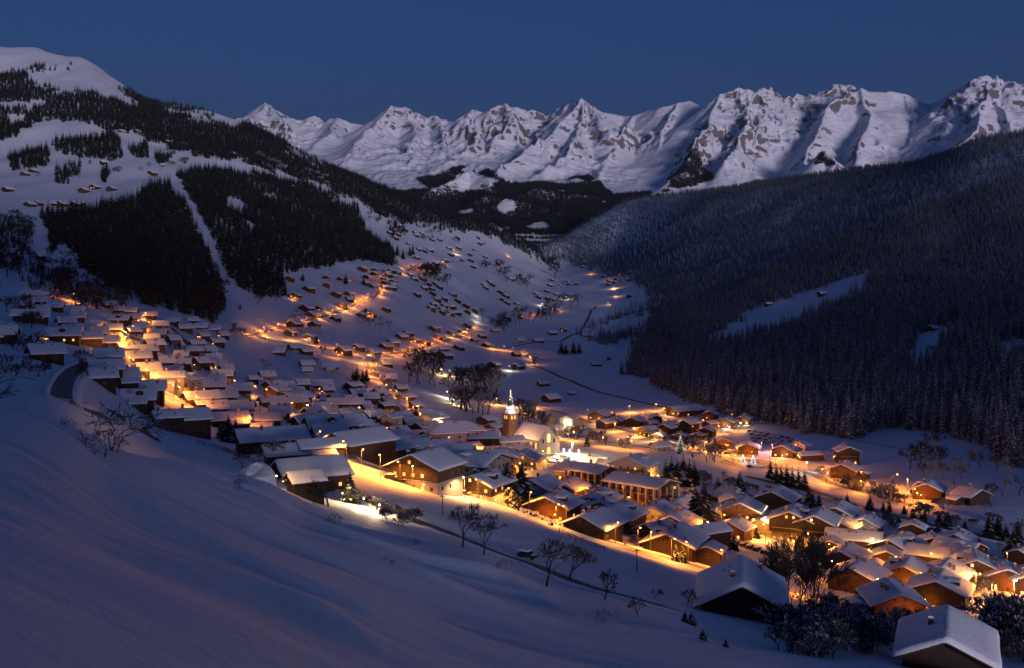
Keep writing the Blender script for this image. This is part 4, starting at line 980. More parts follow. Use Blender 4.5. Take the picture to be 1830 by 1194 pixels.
def scatter_houses(zone, poly, n, seed, dmin=800, mind=15, avoid=(), clump=True, du=10, dv=4.5, near=False):
    r = random.Random(seed); pu = [p[0] for p in poly]; pv = [p[1] for p in poly]; t = 0; made = 0
    while made < n and t < n * 120:
        t += 1
        u = r.uniform(min(pu), max(pu)); v = r.uniform(min(pv), max(pv))
        if not inpoly(poly, np.array([u]), np.array([v]))[0]: continue
        if any(inpoly(a, np.array([u]), np.array([v]))[0] for a in avoid): continue
        x, y, z = ground(u, v, dmin)
        if any((h_['x'] - x) ** 2 + (h_['y'] - y) ** 2 < mind ** 2 for h_ in HOUSES): continue
        if clump and fbm(np.array([x / 90]), np.array([y / 160 + seed]), 2)[0] < .07: continue
        if any(abs(h_['u'] - u) < du and abs(h_['v'] - v) < dv for h_ in HOUSES): continue
        H(u, v, r.choice((10, 11, 12, 13)) * (.8 if near else 1), r.choice((9, 11, 13)) * (.9 if near else 1), r.uniform(50, 72) if near == 2 else r.uniform(5, 60), r.choice((4.2, 4.6, 5)), r.choice('ddddwk'), r.choice((0, 0, 1, 1, 1, 2)), zone=zone, dmin=dmin); made += 1
scatter_houses('right of the steep lit street', [(696,486),(745,490),(800,522),(850,532),(848,565),(800,578),(735,562),(700,560)], 27, 1)
scatter_houses('under the dark spruce wedge', [(620,478),(715,480),(705,556),(650,552),(640,520)], 12, 2)
scatter_houses('on the upper snowy terrace', [(645,388),(760,410),(860,425),(905,440),(905,458),(860,462),(780,462),(700,440)], 24, 3, 1100)
scatter_houses('beside the short lit road', [(735,462),(800,464),(905,468),(905,476),(800,482),(740,474)], 9, 4, 1000)
scatter_houses('above the gorge wood', [(862,502),(980,498),(1060,508),(1108,520),(1100,542),(1010,532),(950,546),(880,562),(862,540)], 22, 5, 1100)
scatter_houses('in the distant valley village', [(1035,462),(1120,474),(1130,494),(1085,500),(1045,486)], 14, 6, 1500, mind=22)
scatter_houses('in the distant valley village', [(1085,500),(1125,500),(1125,540),(1090,540)], 7, 7, 1500, mind=22)

scatter_houses('between the big village roofs', [(640,690),(760,735),(900,790),(900,856),(760,842),(560,770),(440,720),(440,690)], 26, 8, 400, 11, clump=False, du=22, dv=9, near=2)
scatter_houses('in the hamlet by the lit bend', [(180,560),(400,600),(430,700),(300,690),(200,640),(30,570),(60,545)], 22, 9, 350, 11, clump=False, du=22, dv=8, near=2)
scatter_houses('between apartment blocks and twin-gable hotel', [(960,845),(1260,870),(1330,900),(1330,990),(1250,1000),(1060,945)], 10, 10, 300, 12, clump=False, du=26, dv=11, near=1)
scatter_houses('among the closest snowy roofs', [(1480,930),(1560,940),(1700,975),(1850,1015),(1850,1070),(1560,1060),(1480,1000)], 6, 11, 260, 14, clump=False, du=36, dv=15, near=1)
scatter_houses('in the lit quarter beyond the river', [(1080,745),(1200,755),(1330,775),(1300,800),(1200,792),(1080,775)], 8, 12, 400, 12, clump=False, du=22, dv=8, near=1)

# grey municipal building: three ribbon windows on its long wall
_mb = [h_ for h_ in HOUSES if h_['o'].name == 'municipal_building'][0]['o']
for k in range(3):
    rb = MB(); rb.box(-6.5, 6.5, -.12, .0, 0, 1.0)
    link('ribbon_window', rb.mesh('ribbon_window', ['lit_white']), _mb, (-8.5 - .02, 2, 1.4 + 2.7 * k), R(-90))

# the apartment blocks: pale piers run up between the balconies
for h_ in HOUSES:
    if h_['o'].name.startswith('apartment_block'):
        W2, L2 = round(h_['W']) / 2, round(h_['L']) / 2
        pr = cached('pier', lambda: MB().box(-.35, .35, -1.35, 0, -2, 10.9).mesh('pier', ['plaster']))
        for sx in (-1, 1):
            for k in range(int(L2 * 2 / 3.4)): link('pier', pr, h_['o'], (sx * W2, -L2 + .6 + k * 3.4, 0), R(90) * sx)
        for k in range(4): link('pier', pr, h_['o'], (-W2 + .8 + k * (2 * W2 - 1.6) / 3, -L2, 0))
    if h_['o'].name == 'hotel' and h_['W'] >= 20:
        W2, L2 = round(h_['W']) / 2, round(h_['L']) / 2
        for k in range(6): link('pier', cached('pier2', lambda: MB().box(-.3, .3, -1.3, 0, -2, 10.2).mesh('pier', ['wood'])), h_['o'], (-W2 + .8 + k * (2 * W2 - 1.6) / 5, -L2, 0))
        point('facade_fill', h_['o'], (-6, -L2 - 5, 2), 3500, WARM); point('facade_fill', h_['o'], (6, -L2 - 5, 2), 3500, WARM)  # pair without fixtures, added to brighten the hotel front

# ---- the church
def church():
    x, y, z = ground(958, 806, 400); th = -R(-34)
    c = link('church', None, loc=(x, y, z), rz=th, category='church', label='stone church with steep pink-lit snow roof and lit arched windows on the square')
    W_, L_, h_ = 14, 26, 9; tp = 1.05
    link('nave', MB().add(gable_prism(W_, L_, -4, h_, W_ / 2 * tp)).mesh('nave', ['stone']), c)
    ro = link('roof', MB().add(roof_mesh(W_, L_, tp, .3, .5, .8)).mesh('roof', ['fascia']), c, (0, 0, h_))
    V, Fc = snow_mesh(W_, L_, tp, .3, .5, .8, .4, 3); link('snow_layer', mesh('snow_layer', V, Fc, [M['roof_snow']], smooth=True), ro)
    def arch(w, h, mk):
        b = []; n = 8
        pts = [(-w / 2, 0), (w / 2, 0)] + [(w / 2 * math.cos(a * math.pi / n), h - w / 2 + w / 2 * math.sin(a * math.pi / n)) for a in range(n + 1)]
        V = [(p[0], -.1, p[1]) for p in pts] + [(p[0], .05, p[1]) for p in pts]; k = len(pts)
        Fc = [tuple(range(k))] + [(i, i + k, (i + 1) % k + k, (i + 1) % k) for i in range(k)]
        return mesh('arched_window', V, Fc, [M[mk]])
    aw = arch(1.3, 3.4, 'lit_warm')
    for sx in (-1, 1):
        for i in range(5): link('arched_window', aw, c, (sx * W_ / 2, -10 + i * 5, 3.2), R(90) * sx)
        for i in range(5):
            b = MB(); b.box(-.5, .5, -1.2, 0, -4, 6.5); link('buttress', b.mesh('buttress', ['stone']), c, (sx * W_ / 2, -12.2 + i * 5.2, 0), R(90) * sx)
    link('arched_window', arch(2.2, 5, 'lit_warm'), c, (0, -L_ / 2, 7)); 
    for sx in (-1, 1): link('arched_window', arch(1.1, 2.6, 'glass_dark'), c, (sx * 4, -L_ / 2, 6.5))
    link('portal', arch(2.4, 4, 'lit_amber'), c, (0, -L_ / 2 - .05, 0))
    # tower
    tx, ty, tz = ground(912, 790, 400)
    t = link('church_tower', None, loc=(tx, ty, z + .5), rz=th, category='church tower', label='square stone bell tower with white glowing gallery and lit onion spire')
    s = 4.2; t.scale = (.84, .84, .84)
    link('shaft', MB().box(-s, s, -s, s, -6, 19).mesh('shaft', ['stone']), t)
    for k_, zz in enumerate((8.5, 14.2, 19)):
        link('cornice', MB().box(-s - .3, s + .3, -s - .3, s + .3, zz, zz + .45).mesh('cornice', ['stone']), t)
    ba = arch(1.1, 2.8, 'lit_amber')
    for a in range(4):
        for q in (-1.4, 1.4):
            o = link('belfry_window', ba, t, (0, 0, 15.2), a * R(90)); o.location = Matrix.Rotation(a * R(90), 3, 'Z') @ Vector((q, -s - .03, 15.2))
        cl = MB(); n = 16
        V = [(math.cos(6.283 * i / n) * 1.0, -.12, math.sin(6.283 * i / n) * 1.0) for i in range(n)] + [(math.cos(6.283 * i / n) * 1.0, 0, math.sin(6.283 * i / n) * 1.0) for i in range(n)]
        Fc = [tuple(range(n))] + [(i, i + n, (i + 1) % n + n, (i + 1) % n) for i in range(n)]
        o = link('clock_face', mesh('clock_face', V, Fc, [M['plaster']]), t, Matrix.Rotation(a * R(90), 3, 'Z') @ Vector((0, -s - .02, 12)), a * R(90))
    def lathe(name, prof, mk, n=12):
        V = [(r_ * math.cos(6.283 * i / n), r_ * math.sin(6.283 * i / n), z_) for r_, z_ in prof for i in range(n)]
        Fc = [(k_ * n + i, k_ * n + (i + 1) % n, (k_ + 1) * n + (i + 1) % n, (k_ + 1) * n + i) for k_ in range(len(prof) - 1) for i in range(n)]
        return mesh(name, V, Fc, [M[mk]], smooth=True)
    link('gallery_roof', lathe('gallery_roof', [(5.2, 19.45), (4.6, 20.2), (3.4, 21.4), (2.6, 22.2)], 'roof_snow'), t)
    ga = link('gallery', lathe('gallery', [(2.5, 22.0), (2.5, 25.2), (2.9, 25.4)], 'plaster', 8), t)
    for i in range(8):
        link('gallery_light', cached('gl', lambda: MB().box(-.45, .45, -.08, .05, 0, 1.7).mesh('gallery_light', ['lit_white'])), ga, Matrix.Rotation(R(45 * i), 3, 'Z') @ Vector((0, -2.55, 22.8)), R(45 * i))
    link('spire', lathe('spire', [(3.0, 25.4), (3.3, 26.2), (2.6, 27.6), (1.2, 29.0), (.9, 30.2), (1.3, 31.0), (1.0, 32.0), (.45, 33.4), (.15, 36.5), (.02, 38.5)], 'metal'), t)
    for i in range(8):
        link('fairy_light', cached('fl', lambda: MB().box(-.11, .11, -.11, .11, -.11, .11).mesh('fairy_light', ['bulb_white'])), t, ((1.4 * (1 - i / 8)) * (1 if i % 2 else -1), -1.2 * (1 - i / 8) - .3, 27.5 + i * 1.35))
    point('gallery_glow', t, (0, -4.2, 24.5), 420, (.85, .88, 1)); point('gallery_glow', t, (-4.0, 1, 24.5), 200, (.85, .88, 1))
    point('tower_flood', t, (-7, -9, 2.5), 1500, SODIUM); point('tower_flood', t, (0, -7, 17), 350, SODIUM)
    point('church_fill', c, (6, -L_ / 2 - 6, 1.5), 500, WARM); point('church_fill', c, (-14, 3, 12), 2200, (1, .45, .2)); point('church_fill', c, (-13, -7, 9), 1600, (1, .45, .2))  # lights without fixtures, added to brighten the gable and the snow roof
church()
# ---------------------------------------------------------------- street lamps
def lamp_meshes(h, bulb):
    b = MB(); b.box(-.07, .07, -.07, .07, -1.5, h); pole = b.mesh('pole', ['metal'])
    b = MB(); b.box(-.04, .04, -1.2, 0, h - .06, h + .02); arm = b.mesh('arm', ['metal'])
    b = MB(); b.box(-.18, .18, -1.6, -.95, h - .02, h + .12); head = b.mesh('lamp_head', ['metal'])
    V = []; n = 8
    for k in range(5):
        a = -math.pi / 2 + math.pi * k / 4
        for i in range(n): V.append((.2 * math.cos(a) * math.cos(6.283 * i / n), -1.28 + .2 * math.cos(a) * math.sin(6.283 * i / n), h - .16 + .2 * math.sin(a)))
    Fc = [(k * n + i, k * n + (i + 1) % n, (k + 1) * n + (i + 1) % n, (k + 1) * n + i) for k in range(4) for i in range(n)]
    return pole, arm, head, mesh('bulb', V, Fc, [M[bulb]], smooth=True)
LM = {b: lamp_meshes(6.5, b) for b in ('bulb_warm', 'bulb_white')}
LAMPS = []
def lamp(u, v, p=1.0, col='s', dmin=235, zone='street'):
    x, y, z = ground(u, v, dmin)
    for h_ in HOUSES:                                   # a lamp never stands in a house: step out past its front
        if abs(h_['x'] - x) > 30 or abs(h_['y'] - y) > 30: continue
        a = R(h_['th']); ca, sa = math.cos(a), math.sin(a); dx, dy = x - h_['x'], y - h_['y']
        lx, ly = dx * ca - dy * sa, dx * sa + dy * ca
        w2, l2 = h_['W'] / 2 + 2.4, h_['L'] / 2 + 2.6
        if abs(lx) < w2 and abs(ly) < l2:
            o_ = [(w2 - lx, w2, ly), (lx + w2, -w2, ly), (ly + l2, lx, -l2)]; _, lx, ly = min(o_)
            x, y = h_['x'] + lx * ca + ly * sa, h_['y'] - lx * sa + ly * ca; z = hz(x, y); u = x / y * F + UC
    c = {'s': SODIUM, 'a': AMBER, 'w': WARM, 'W': WHITE, 'p': (1, .3, .35)}[col]
    root = link('street_lamp', None, loc=(x, y, z), rz=rnd.uniform(-.8, .8), category='street lamp')
    for n_, me in zip(('pole', 'arm', 'lamp_head', 'bulb'), LM['bulb_white' if col in 'wW' else 'bulb_warm']): link(n_, me, root)
    if y > 700: 
        s_ = min(2.2, y / 700.0); [setattr(ch, 'scale', (s_, 1, 1)) for ch in ()]
    cut = 'field' in zone
    ld = bpy.data.lights.new('lamp_light', 'SPOT' if cut else 'POINT'); ld.energy = (3300 if cut else 2500) * p; ld.color = c; ld.shadow_soft_size = .25
    if cut: ld.spot_size = R(165); ld.spot_blend = .5
    lo_ = bpy.data.objects.new('lamp_light', ld); COL.objects.link(lo_); lo_.parent = root; lo_.location = (0, -1.28, 5.95)
    LAMPS.append(dict(o=root, u=u, v=v, x=x, y=y, zone=zone, col=col))
    return root
def lamps(zone, L_, **k):
    for t in L_: lamp(*t, zone=zone, **k)
lamps('on the glowing upper road of the left hamlet', [(262,573,1.2,'s'),(250,588,2.2,'a'),(238,600,2.6,'a'),(226,612,2.4,'a'),(212,625,2.6,'a'),(222,652,1.4,'a'),(243,668,1.6,'a'),(263,684,1.6,'a'),(291,706,1.2,'w'),(324,718,1.0,'s'),(355,735,1.2,'s'),(268,590,1.6,'s'),(258,578,1.8,'a'),(231,607,2.4,'a'),(219,617,2.4,'a'),(215,638,1.8,'a'),(232,664,1.4,'s'),(276,697,1.4,'a'),(310,714,1.2,'s')], dmin=300)
lamps('beside the bare wood above the left hamlet', [(133,540,1.6,'s')], dmin=400)
lamps('on the road climbing the middle hillside', [(449,600,1.1,'s'),(473,595,1.5,'s'),(480,603,1.2,'a'),(498,589,1.5,'s'),(516,583,.7,'s'),(525,609,1.5,'a'),(549,576,1.4,'s'),(568,569,1.2,'s'),(595,562,1.4,'a'),(617,557,1.8,'a'),(631,551,1.4,'a'),(641,541,2.4,'s'),(650,537,1.8,'s'),(658,533,1.4,'s')], dmin=600)
lamps('on the steep lit street of the hillside quarter', [(683,531,1.2,'s'),(685,518,2.2,'s'),(686,508,2.4,'s'),(686,497,1.6,'s'),(722,482,1.0,'s'),(723,491,1.0,'s')], dmin=700)
lamps('on the short lit road under the terrace', [(738,479,1.2,'s'),(752,478,2.2,'s'),(762,477,2.6,'s'),(778,474,2.2,'s'),(792,472,1.8,'s')], dmin=900)
lamps('on the glowing main road in the valley', [(570,619,1.2,'s'),(602,625,1.3,'s'),(632,632,1.5,'s'),(601,640,.8,'s'),(651,651,2.0,'a'),(668,650,1.6,'a'),(688,640,1.8,'a'),(704,636,1.6,'s'),(719,634,1.6,'s'),(734,629,1.8,'s'),(748,625,1.6,'s'),(762,621,1.6,'s'),(777,616,1.4,'s'),(792,613,1.4,'s'),(811,605,2.2,'a'),(832,601,2.0,'a'),(836,594,1.4,'s'),(850,586,1.4,'s')], dmin=700)
lamps('on the street winding down into the village', [(664,663,1.8,'s'),(667,674,1.5,'s'),(680,684,1.2,'s'),(690,701,1.5,'s'),(697,711,1.6,'a'),(709,712,1.6,'a'),(727,726,1.2,'s'),(748,742,1.8,'a'),(750,756,2.2,'a'),(782,768,1.8,'w')], dmin=500)
lamps('on the yellow street along the field', [(583,806,.5,'s'),(646,843,.8,'s'),(721,865,.8,'s'),(807,884,1.0,'w'),(950,916,.7,'s'),(1036,950,.7,'s'),(1163,990,.8,'s'),(1292,1022,.7,'s'),(1431,1072,.7,'s'),(914,910,1.2,'a'),(1140,982,.5,'s'),(1230,1008,.5,'s'),(865,896,.7,'a'),(1330,1042,.6,'s'),(1375,1054,.6,'s'),(610,818,.8,'a'),(680,852,.8,'a'),(760,874,.9,'a'),(1000,942,.8,'a'),(1090,970,.8,'a'),(1200,1003,.8,'a')], dmin=235)
lamps('in the lanes between the roof rows', [(551,746,1.0,'w'),(458,711,.8,'s'),(478,716,.8,'a'),(443,772,.6,'s'),(640,748,.25,'w')], dmin=300)
lamps('at the pond beside the bare grove', [(790,670,1.8,'w'),(804,672,2.6,'w'),(800,712,1.4,'W'),(818,724,1.2,'w')], dmin=700)
lamps('on the embankment behind the church tower', [(888,724,1.8,'a'),(926,727,1.8,'w'),(961,730,1.2,'s'),(945,740,.9,'a')], dmin=600)
lamps('along the river promenade', [(996,782,1.6,'a'),(1026,788,1.5,'a'),(1077,798,1.0,'a'),(1102,802,1.0,'s'),(1127,805,1.0,'s'),(1079,764,1.0,'a'),(1099,771,1.6,'a'),(1132,780,2.0,'a'),(1177,789,2.2,'w'),(1124,738,2.2,'a'),(1171,734,1.6,'a'),(1185,742,1.4,'a')], dmin=400)
lamps('on the village square', [(1022,812,3.4,'W'),(1008,822,2.4,'W'),(1035,824,2.6,'W'),(1046,836,2,'w'),(1051,832,2.0,'W'),(1077,842,1.2,'w'),(1092,850,1.2,'w'),(996,862,1.2,'a'),(976,846,1.2,'a'),(971,826,1.6,'a'),(896,828,1.3,'s'),(895,848,1.5,'s')], dmin=400)
lamps('between the apartment blocks and the hotels', [(1070,872,.7,'w'),(1178,872,1.2,'a'),(1197,898,1.2,'a'),(1212,906,1.0,'a')], dmin=350)
lamps('round the roundabout', [(1237,800,2.0,'s'),(1261,806,1.8,'s'),(1298,812,2.0,'a'),(1318,818,1.4,'a'),(1361,808,1.0,'p'),(1380,812,1.2,'p'),(1428,832,1.6,'s'),(1386,842,.5,'s'),(1310,832,.9,'s')], dmin=400)
lamps('in the gardens beyond the river road', [(1469,858,1.3,'s'),(1478,866,1.2,'s'),(1540,864,1.2,'s'),(1540,882,1.2,'s'),(1442,846,.5,'W'),(1622,878,1.4,'s'),(1631,897,1.2,'s'),(1640,904,1.4,'s'),(1605,869,.4,'s')], dmin=400)
lamps('on the lit street below the twin-gable hotel', [(1311,934,1.0,'a'),(1391,960,1.8,'w'),(1403,952,1.4,'W'),(1345,958,1.0,'a'),(1368,968,1.2,'a'),(1474,976,.8,'w'),(1507,952,.5,'W'),(1290,950,.8,'s')], dmin=300)
lamps('among the near chalets', [(1556,995,.5,'w'),(1553,1016,.7,'a'),(1663,1022,.6,'a'),(1729,1058,1.0,'s'),(1772,1086,1.6,'a'),(1812,1074,1.4,'W'),(1745,1062,.6,'a')], dmin=240)
lamps('beside the tower lights above the gorge wood', [(854,566,.5,'W'),(855,577,.8,'W'),(881,624,1.5,'a'),(900,626,1.3,'a'),(916,628,1.4,'a'),(936,632,1.0,'s'),(954,640,1.2,'s'),(949,652,1.4,'a'),(911,663,.8,'W')], dmin=800)
lamps('in the scattered hamlets up the valley', [(1012,535,2.0,'w'),(969,547,1.2,'W'),(989,551,1.2,'s'),(936,566,.9,'s'),(954,563,1.0,'s'),(1002,556,.9,'s'),(1096,516,3.2,'w'),(1100,530,1.4,'w'),(1088,502,1.4,'s'),(1087,545,1.2,'w'),(1055,490,1.6,'s'),(817,455,1.8,'w'),(808,446,1.2,'w'),(911,459,1.2,'s')], dmin=1000)

lamps('added for glow in the narrow village lanes', [(790,790,1.0,'s'),(860,822,1.1,'s'),(925,860,1.2,'a'),(1000,880,1.0,'s'),(1040,900,1.1,'s'),(1120,918,.9,'s'),(1150,950,1.1,'a'),(1200,928,.8,'s'),(1240,960,.9,'s'),(1290,975,.9,'s'),(620,765,.6,'s'),(520,742,.6,'s'),(570,712,.6,'s'),(690,790,.7,'s'),(420,700,.6,'s'),(740,760,.8,'s')], dmin=300)  # extra lamps at arbitrary spots, added for more orange glow
lamps('added for glow between the closest snowy roofs', [(1500,1010,0.50,'s'),(1600,1030,0.50,'s'),(1640,1062,0.50,'s'),(1560,1075,0.50,'a'),(1700,1020,0.45,'s'),(1620,985,0.35,'s'),(1480,1040,0.45,'s'),(1440,985,0.70,'a'),(1800,1020,0.40,'s'),(1520,960,0.50,'a')], dmin=250)  # more lamps added among the roofs to spread the glow
lamps('among the chalets beyond the river', [(1150,750,1.2,'s'),(1210,752,1.2,'s'),(1255,765,1.0,'s'),(1285,776,1.0,'s'),(1320,770,1.0,'a'),(1375,825,1.4,'s'),(1420,812,1.2,'s'),(1490,835,.9,'s'),(1050,745,1.2,'s'),(1095,750,1.0,'s')], dmin=400)
# ---------------------------------------------------------------- trees that stand singly
TREES = []
def tree(name, cat, me, x, y, z, hgt, label, group, wide=1.0, sink=.4):
    root = link(name, None, loc=(x, y, z - sink), rz=rnd.uniform(0, 6.28), category=cat, label=label)
    if group: root['group'] = group
    root.scale = (hgt * wide, hgt * wide, hgt)
    if isinstance(me, tuple): link('trunk', me[0], root); link('crown', me[1], root)
    else: link('trunk', TRUNK, root); link('crown', me, root)
    TREES.append(root); return root
def sp(u, v, px, kind, label, group=None, wide=1.15, dmin=235, name='spruce_tree'):
    x, y, z = ground(u, v, dmin)
    pool = {'n': CR_NEAR, 'd': CR_DARK, 'f': CR_FROST}[kind]
    return tree(name, 'spruce', pool[rnd.randrange(len(pool))], x, y, z, px * y / F, label, group, wide * 1.3)
def bt(u, v, px, kind, label, group=None, wide=1.0, dmin=100, name='bare_tree', cat='bare tree'):
    x, y, z = ground(u, v, dmin)
    pool = {'n': BARE_N, 'f': BARE_F, 'd': BARE_D, 'b': BUSH_N, 's': BARE_S, 'a': ALDER, 't': THIN, 'B': BUSH}[kind]
    return tree(name, cat, pool[rnd.randrange(len(pool))], x, y, z, px * y / F, label, group, wide)
# front of the right-hand forest
for i, (x, y, z) in enumerate(sorted(SINGLE.tolist(), key=lambda p: p[0] / p[1])):
    u = x / y * F + UC
    sec = 'below the small far clearing' if u < 1250 else ('above the long lodge' if u < 1420 else ('behind the tall three-storey chalet' if u < 1560 else ('above the snowy meadow bank' if u < 1660 else ('above the unlit black chalet' if u < 1750 else 'above the last snowy meadow'))))
    big = rnd.random() < .3; broad = (not big) and rnd.random() < .4; ad = 'tall' if big else ('broad' if broad else 'slim')
    lab = ad + ' frosted spruce at the forest foot ' + sec
    tree('spruce_tree', 'spruce', CR_FROST[i % 4], x, y, z + .3, rnd.uniform(24, 30) if big else rnd.uniform(15, 23), lab, ad + ' spruces ' + sec, rnd.uniform(1.35, 1.6) if broad else rnd.uniform(.9, 1.15))
sp(905,903,80,'n','left half of the huge dark spruce pair beside the yellow-lit farm chalet', wide=1.5); sp(932,906,84,'n','right half of the huge dark spruce pair beside the yellow-lit farm chalet', wide=1.45); sp(918,910,50,'n','shorter spruce filling the gap in the huge dark pair', wide=1.3)
for i, (u, v, p) in enumerate([(1190,868,50),(1200,864,52),(1210,869,56),(1221,865,58),(1232,870,54),(1241,866,46)]):
    sp(u, v, p, 'd', f'dark spruce of the black clump behind the big cream hotel, {["first","second","third","fourth","fifth","sixth"][i]} from the left', 'black spruce clump by the hotel', 1.5)
sp(1258,955,104,'n','tallest snowy spruce beside the road, above the bright cream chalet', wide=1.15); sp(1243,946,84,'n','second tall snowy spruce, just left of the tallest one', wide=1.2)
ONE = [(1283,892,44,'lone slim spruce above the dark arched roof'),(1322,886,46,'lone spruce on the snowfield below the roundabout'),(1311,982,30,'dark pointed spruce between road and parked cars'),(1302,980,22,'small spruce left of the dark pointed one by the parked cars'),
 (625,900,62,'broad dark spruce right of the floodlit farmhouse'),(408,790,52,'taller garden spruce behind the large dark farmhouse'),(421,788,42,'shorter garden spruce behind the large dark farmhouse'),(395,784,34,'smallest garden spruce behind the large dark farmhouse'),
 (1208,1004,34,'left spruce of the twins at the street lamp chalet'),(1219,1006,36,'right spruce of the twins at the street lamp chalet'),(1792,1096,46,'spruce lit orange from below beside the bright street corner'),
 (1224,1112,26,'small dark spruce at the corner of the large dark farmhouse'),(1236,1117,32,'pointed dark spruce touching the large dark farmhouse roof'),(1256,1143,28,'small spruce alone on the near snow bank'),(1297,1156,22,'tiny rounded spruce low on the near snow bank'),
 (1049,798,22,'single small spruce on the lit promenade'),(565,616,24,'dark spruce at the lit valley road bend'),(429,553,13,'tiny lone spruce on the snow tongue below the couloir'),(187,326,20,'double spruce alone on the high pasture'),
 (275,634,22,'narrow spruce in the middle of the left hamlet'),(340,670,24,'narrow spruce below the dark lane'),(1750,992,36,'spruce by the stream below the river road'),(1812,1004,66,'tall spruce by the stream at the picture edge'),(1640,815,24,'small spruce beside the snowy bushes by the meadow'),
 (1352,962,26,'small dark spruce beside the bright lit snowbank'),(1446,902,34,'spruce above the river road bend'),(618,508,22,'spruce between the hillside houses under the wedge'),(541,502,18,'spruce beside the small hillside chalet'),(650,510,18,'pointed spruce behind the rose apartment house')]
for u, v, p, l in ONE: sp(u, v, p, 'n' if v > 700 else 'd', l, wide=1.3, dmin=120 if v > 1100 else 235)
for i, (u, v, p) in enumerate([(1377,858,42),(1388,862,36),(1396,868,40),(1406,872,46),(1416,874,42),(1427,876,44),(1438,876,40),(1428,906,34),(1452,908,36),(1464,906,30)]):
    sp(u, v, p, 'd', 'dark spruce between roundabout and river road', 'dark spruces between roundabout and river road', 1.3)
for i, (u, v, p) in enumerate([(1500,908,26),(1511,908,32),(1530,912,30),(1548,911,24),(1561,912,32),(1576,915,28),(1592,918,26),(1610,924,22),(1628,928,36),(1641,932,22),(1656,930,26),(1676,936,28),(1689,938,32),(1702,940,26),(1726,945,30),(1766,958,44),(1786,962,36),(1800,966,30),(1823,972,40)]):
    sp(u + rnd.uniform(-6, 6), v + rnd.uniform(-5, 5), p * rnd.uniform(.7, 1.3), 'd', 'dark young spruce along the river road', 'young spruces along the river road', 1.4)
for i, (u, v, p) in enumerate([(638,684,34),(648,686,30),(655,682,28),(631,682,24)]):
    sp(u, v, p, 'd', 'dark spruce in the small clump beside the winding lit street', 'spruce clump beside the winding street', 1.4)
for i, (u, v, p) in enumerate([(1003,632,26),(1011,633,22),(1025,632,26),(1035,631,22)]):
    sp(u, v, p, 'd', 'dark spruce in the small block on the valley meadow', 'spruce block on the valley meadow', 1.5)
BT = [(826,978,84,'s','snow-laden fruit tree by the lane, left of the close pair'),(864,992,78,'s','snow-laden fruit tree by the lane, right of the close pair'),(976,1048,96,'s','largest snow-laden tree above the lane bend'),(1017,1036,72,'s','snow-laden tree leaning against the largest one'),
 (1080,1072,62,'d','round bare tree standing above the lane'),(1141,1103,38,'d','small bare tree on the lane edge'),(1170,1070,24,'d','little round bare tree alone in the field'),(1227,1082,34,'d','bare tree beside the large dark farmhouse roof'),
 (1408,1092,125,'a','first stem cluster of the tall bare alders before the hotel lights'),(1424,1096,150,'a','tallest of the bare alders before the hotel lights'),(1442,1092,130,'a','third of the tall bare alders before the hotel lights'),(1466,1092,90,'a','shortest of the tall bare alders before the hotel lights'),(1390,1090,84,'a','left outlier of the tall bare alders'),
 (586,905,60,'d','bare tree right behind the black shed'),(641,910,38,'f','small tree lit golden by the garden floodlight'),(497,838,58,'n','frosted orchard tree on the broad barn roof edge'),(434,838,36,'d','thin bare tree below the long glowing terrace chalet'),(560,902,34,'d','thin bare tree pressed against the black shed')]
for u, v, p, k, l in BT: bt(u, v, p, k, l, dmin=130)
bt(200,806,95,'t','big leggy bare shrub on the brow of the near slope', name='bare_shrub', cat='shrub', wide=1.5, dmin=40)
bt(186,812,60,'t','lower arching shrub at the foot of the leggy bare shrub', name='bare_shrub', cat='shrub', wide=1.6, dmin=40)
bt(-22,770,165,'t','bare tree reaching in from the picture edge above the slope', wide=1.3, dmin=40)
for i, (u, v, p, l) in enumerate([(115,762,26,'twig tuft at the slope brow left of the leggy shrub'),(430,872,26,'twig tuft in front of the golden snow patch'),(690,1000,14,'fallen dark branch clump on the open near slope'),(703,1008,16,'second dark branch clump on the open near slope'),(598,935,26,'thin twig tuft below the black shed'),(905,1020,30,'twig bush beside the lane below the snow-laden pair'),(1077,1112,34,'single thin sapling on the lower slope'),(740,972,16,'faint twig tuft above the lane')]):
    bt(u, v, p, 't', l, name='bare_shrub', cat='shrub', dmin=40, wide=1.2)
def grove(poly, n, seed, kind, hp, label, group, dmin=235, wide=1.1, name='bare_tree', cat='bare tree'):
    r = random.Random(seed); pu = [p[0] for p in poly]; pv = [p[1] for p in poly]; k = 0; t = 0
    while k < n and t < n * 50:
        t += 1; u = r.uniform(min(pu), max(pu)); v = r.uniform(min(pv), max(pv))
        if not inpoly(poly, np.array([u]), np.array([v]))[0]: continue
        x, y, z = ground(u, v, dmin)
        if any(abs(h_['x'] - x) < 8 and abs(h_['y'] - y) < 8 for h_ in HOUSES): continue
        if kind == 'sp': sp(u, v, r.uniform(*hp), 'd', label, group, wide, dmin)
        else: bt(u, v, r.uniform(*hp), r.choice(kind), label, group, wide, dmin, name, cat)
        k += 1
grove([(802,690),(830,680),(888,700),(892,742),(830,745),(800,725)], 22, 1, 'fd', (34, 52), 'bare tree in the grove behind the church tower', 'grove beside the church tower', 500)
grove([(722,650),(772,648),(778,692),(722,694)], 16, 2, 'fd', (28, 42), 'bare tree in the grove right of the winding lit street', 'grove right of the winding street', 600)
grove([(862,712),(888,706),(892,690),(868,690)], 5, 3, 'fd', (36, 48), 'dense dark tree of the lone pair on the valley snow', 'lone dark trees on the valley snow', 600)
grove([(925,742),(995,762),(1000,784),(960,775),(920,755)], 16, 4, 'fd', (26, 40), 'leafless avenue tree beside the church tower', 'avenue trees beside the church', 450)
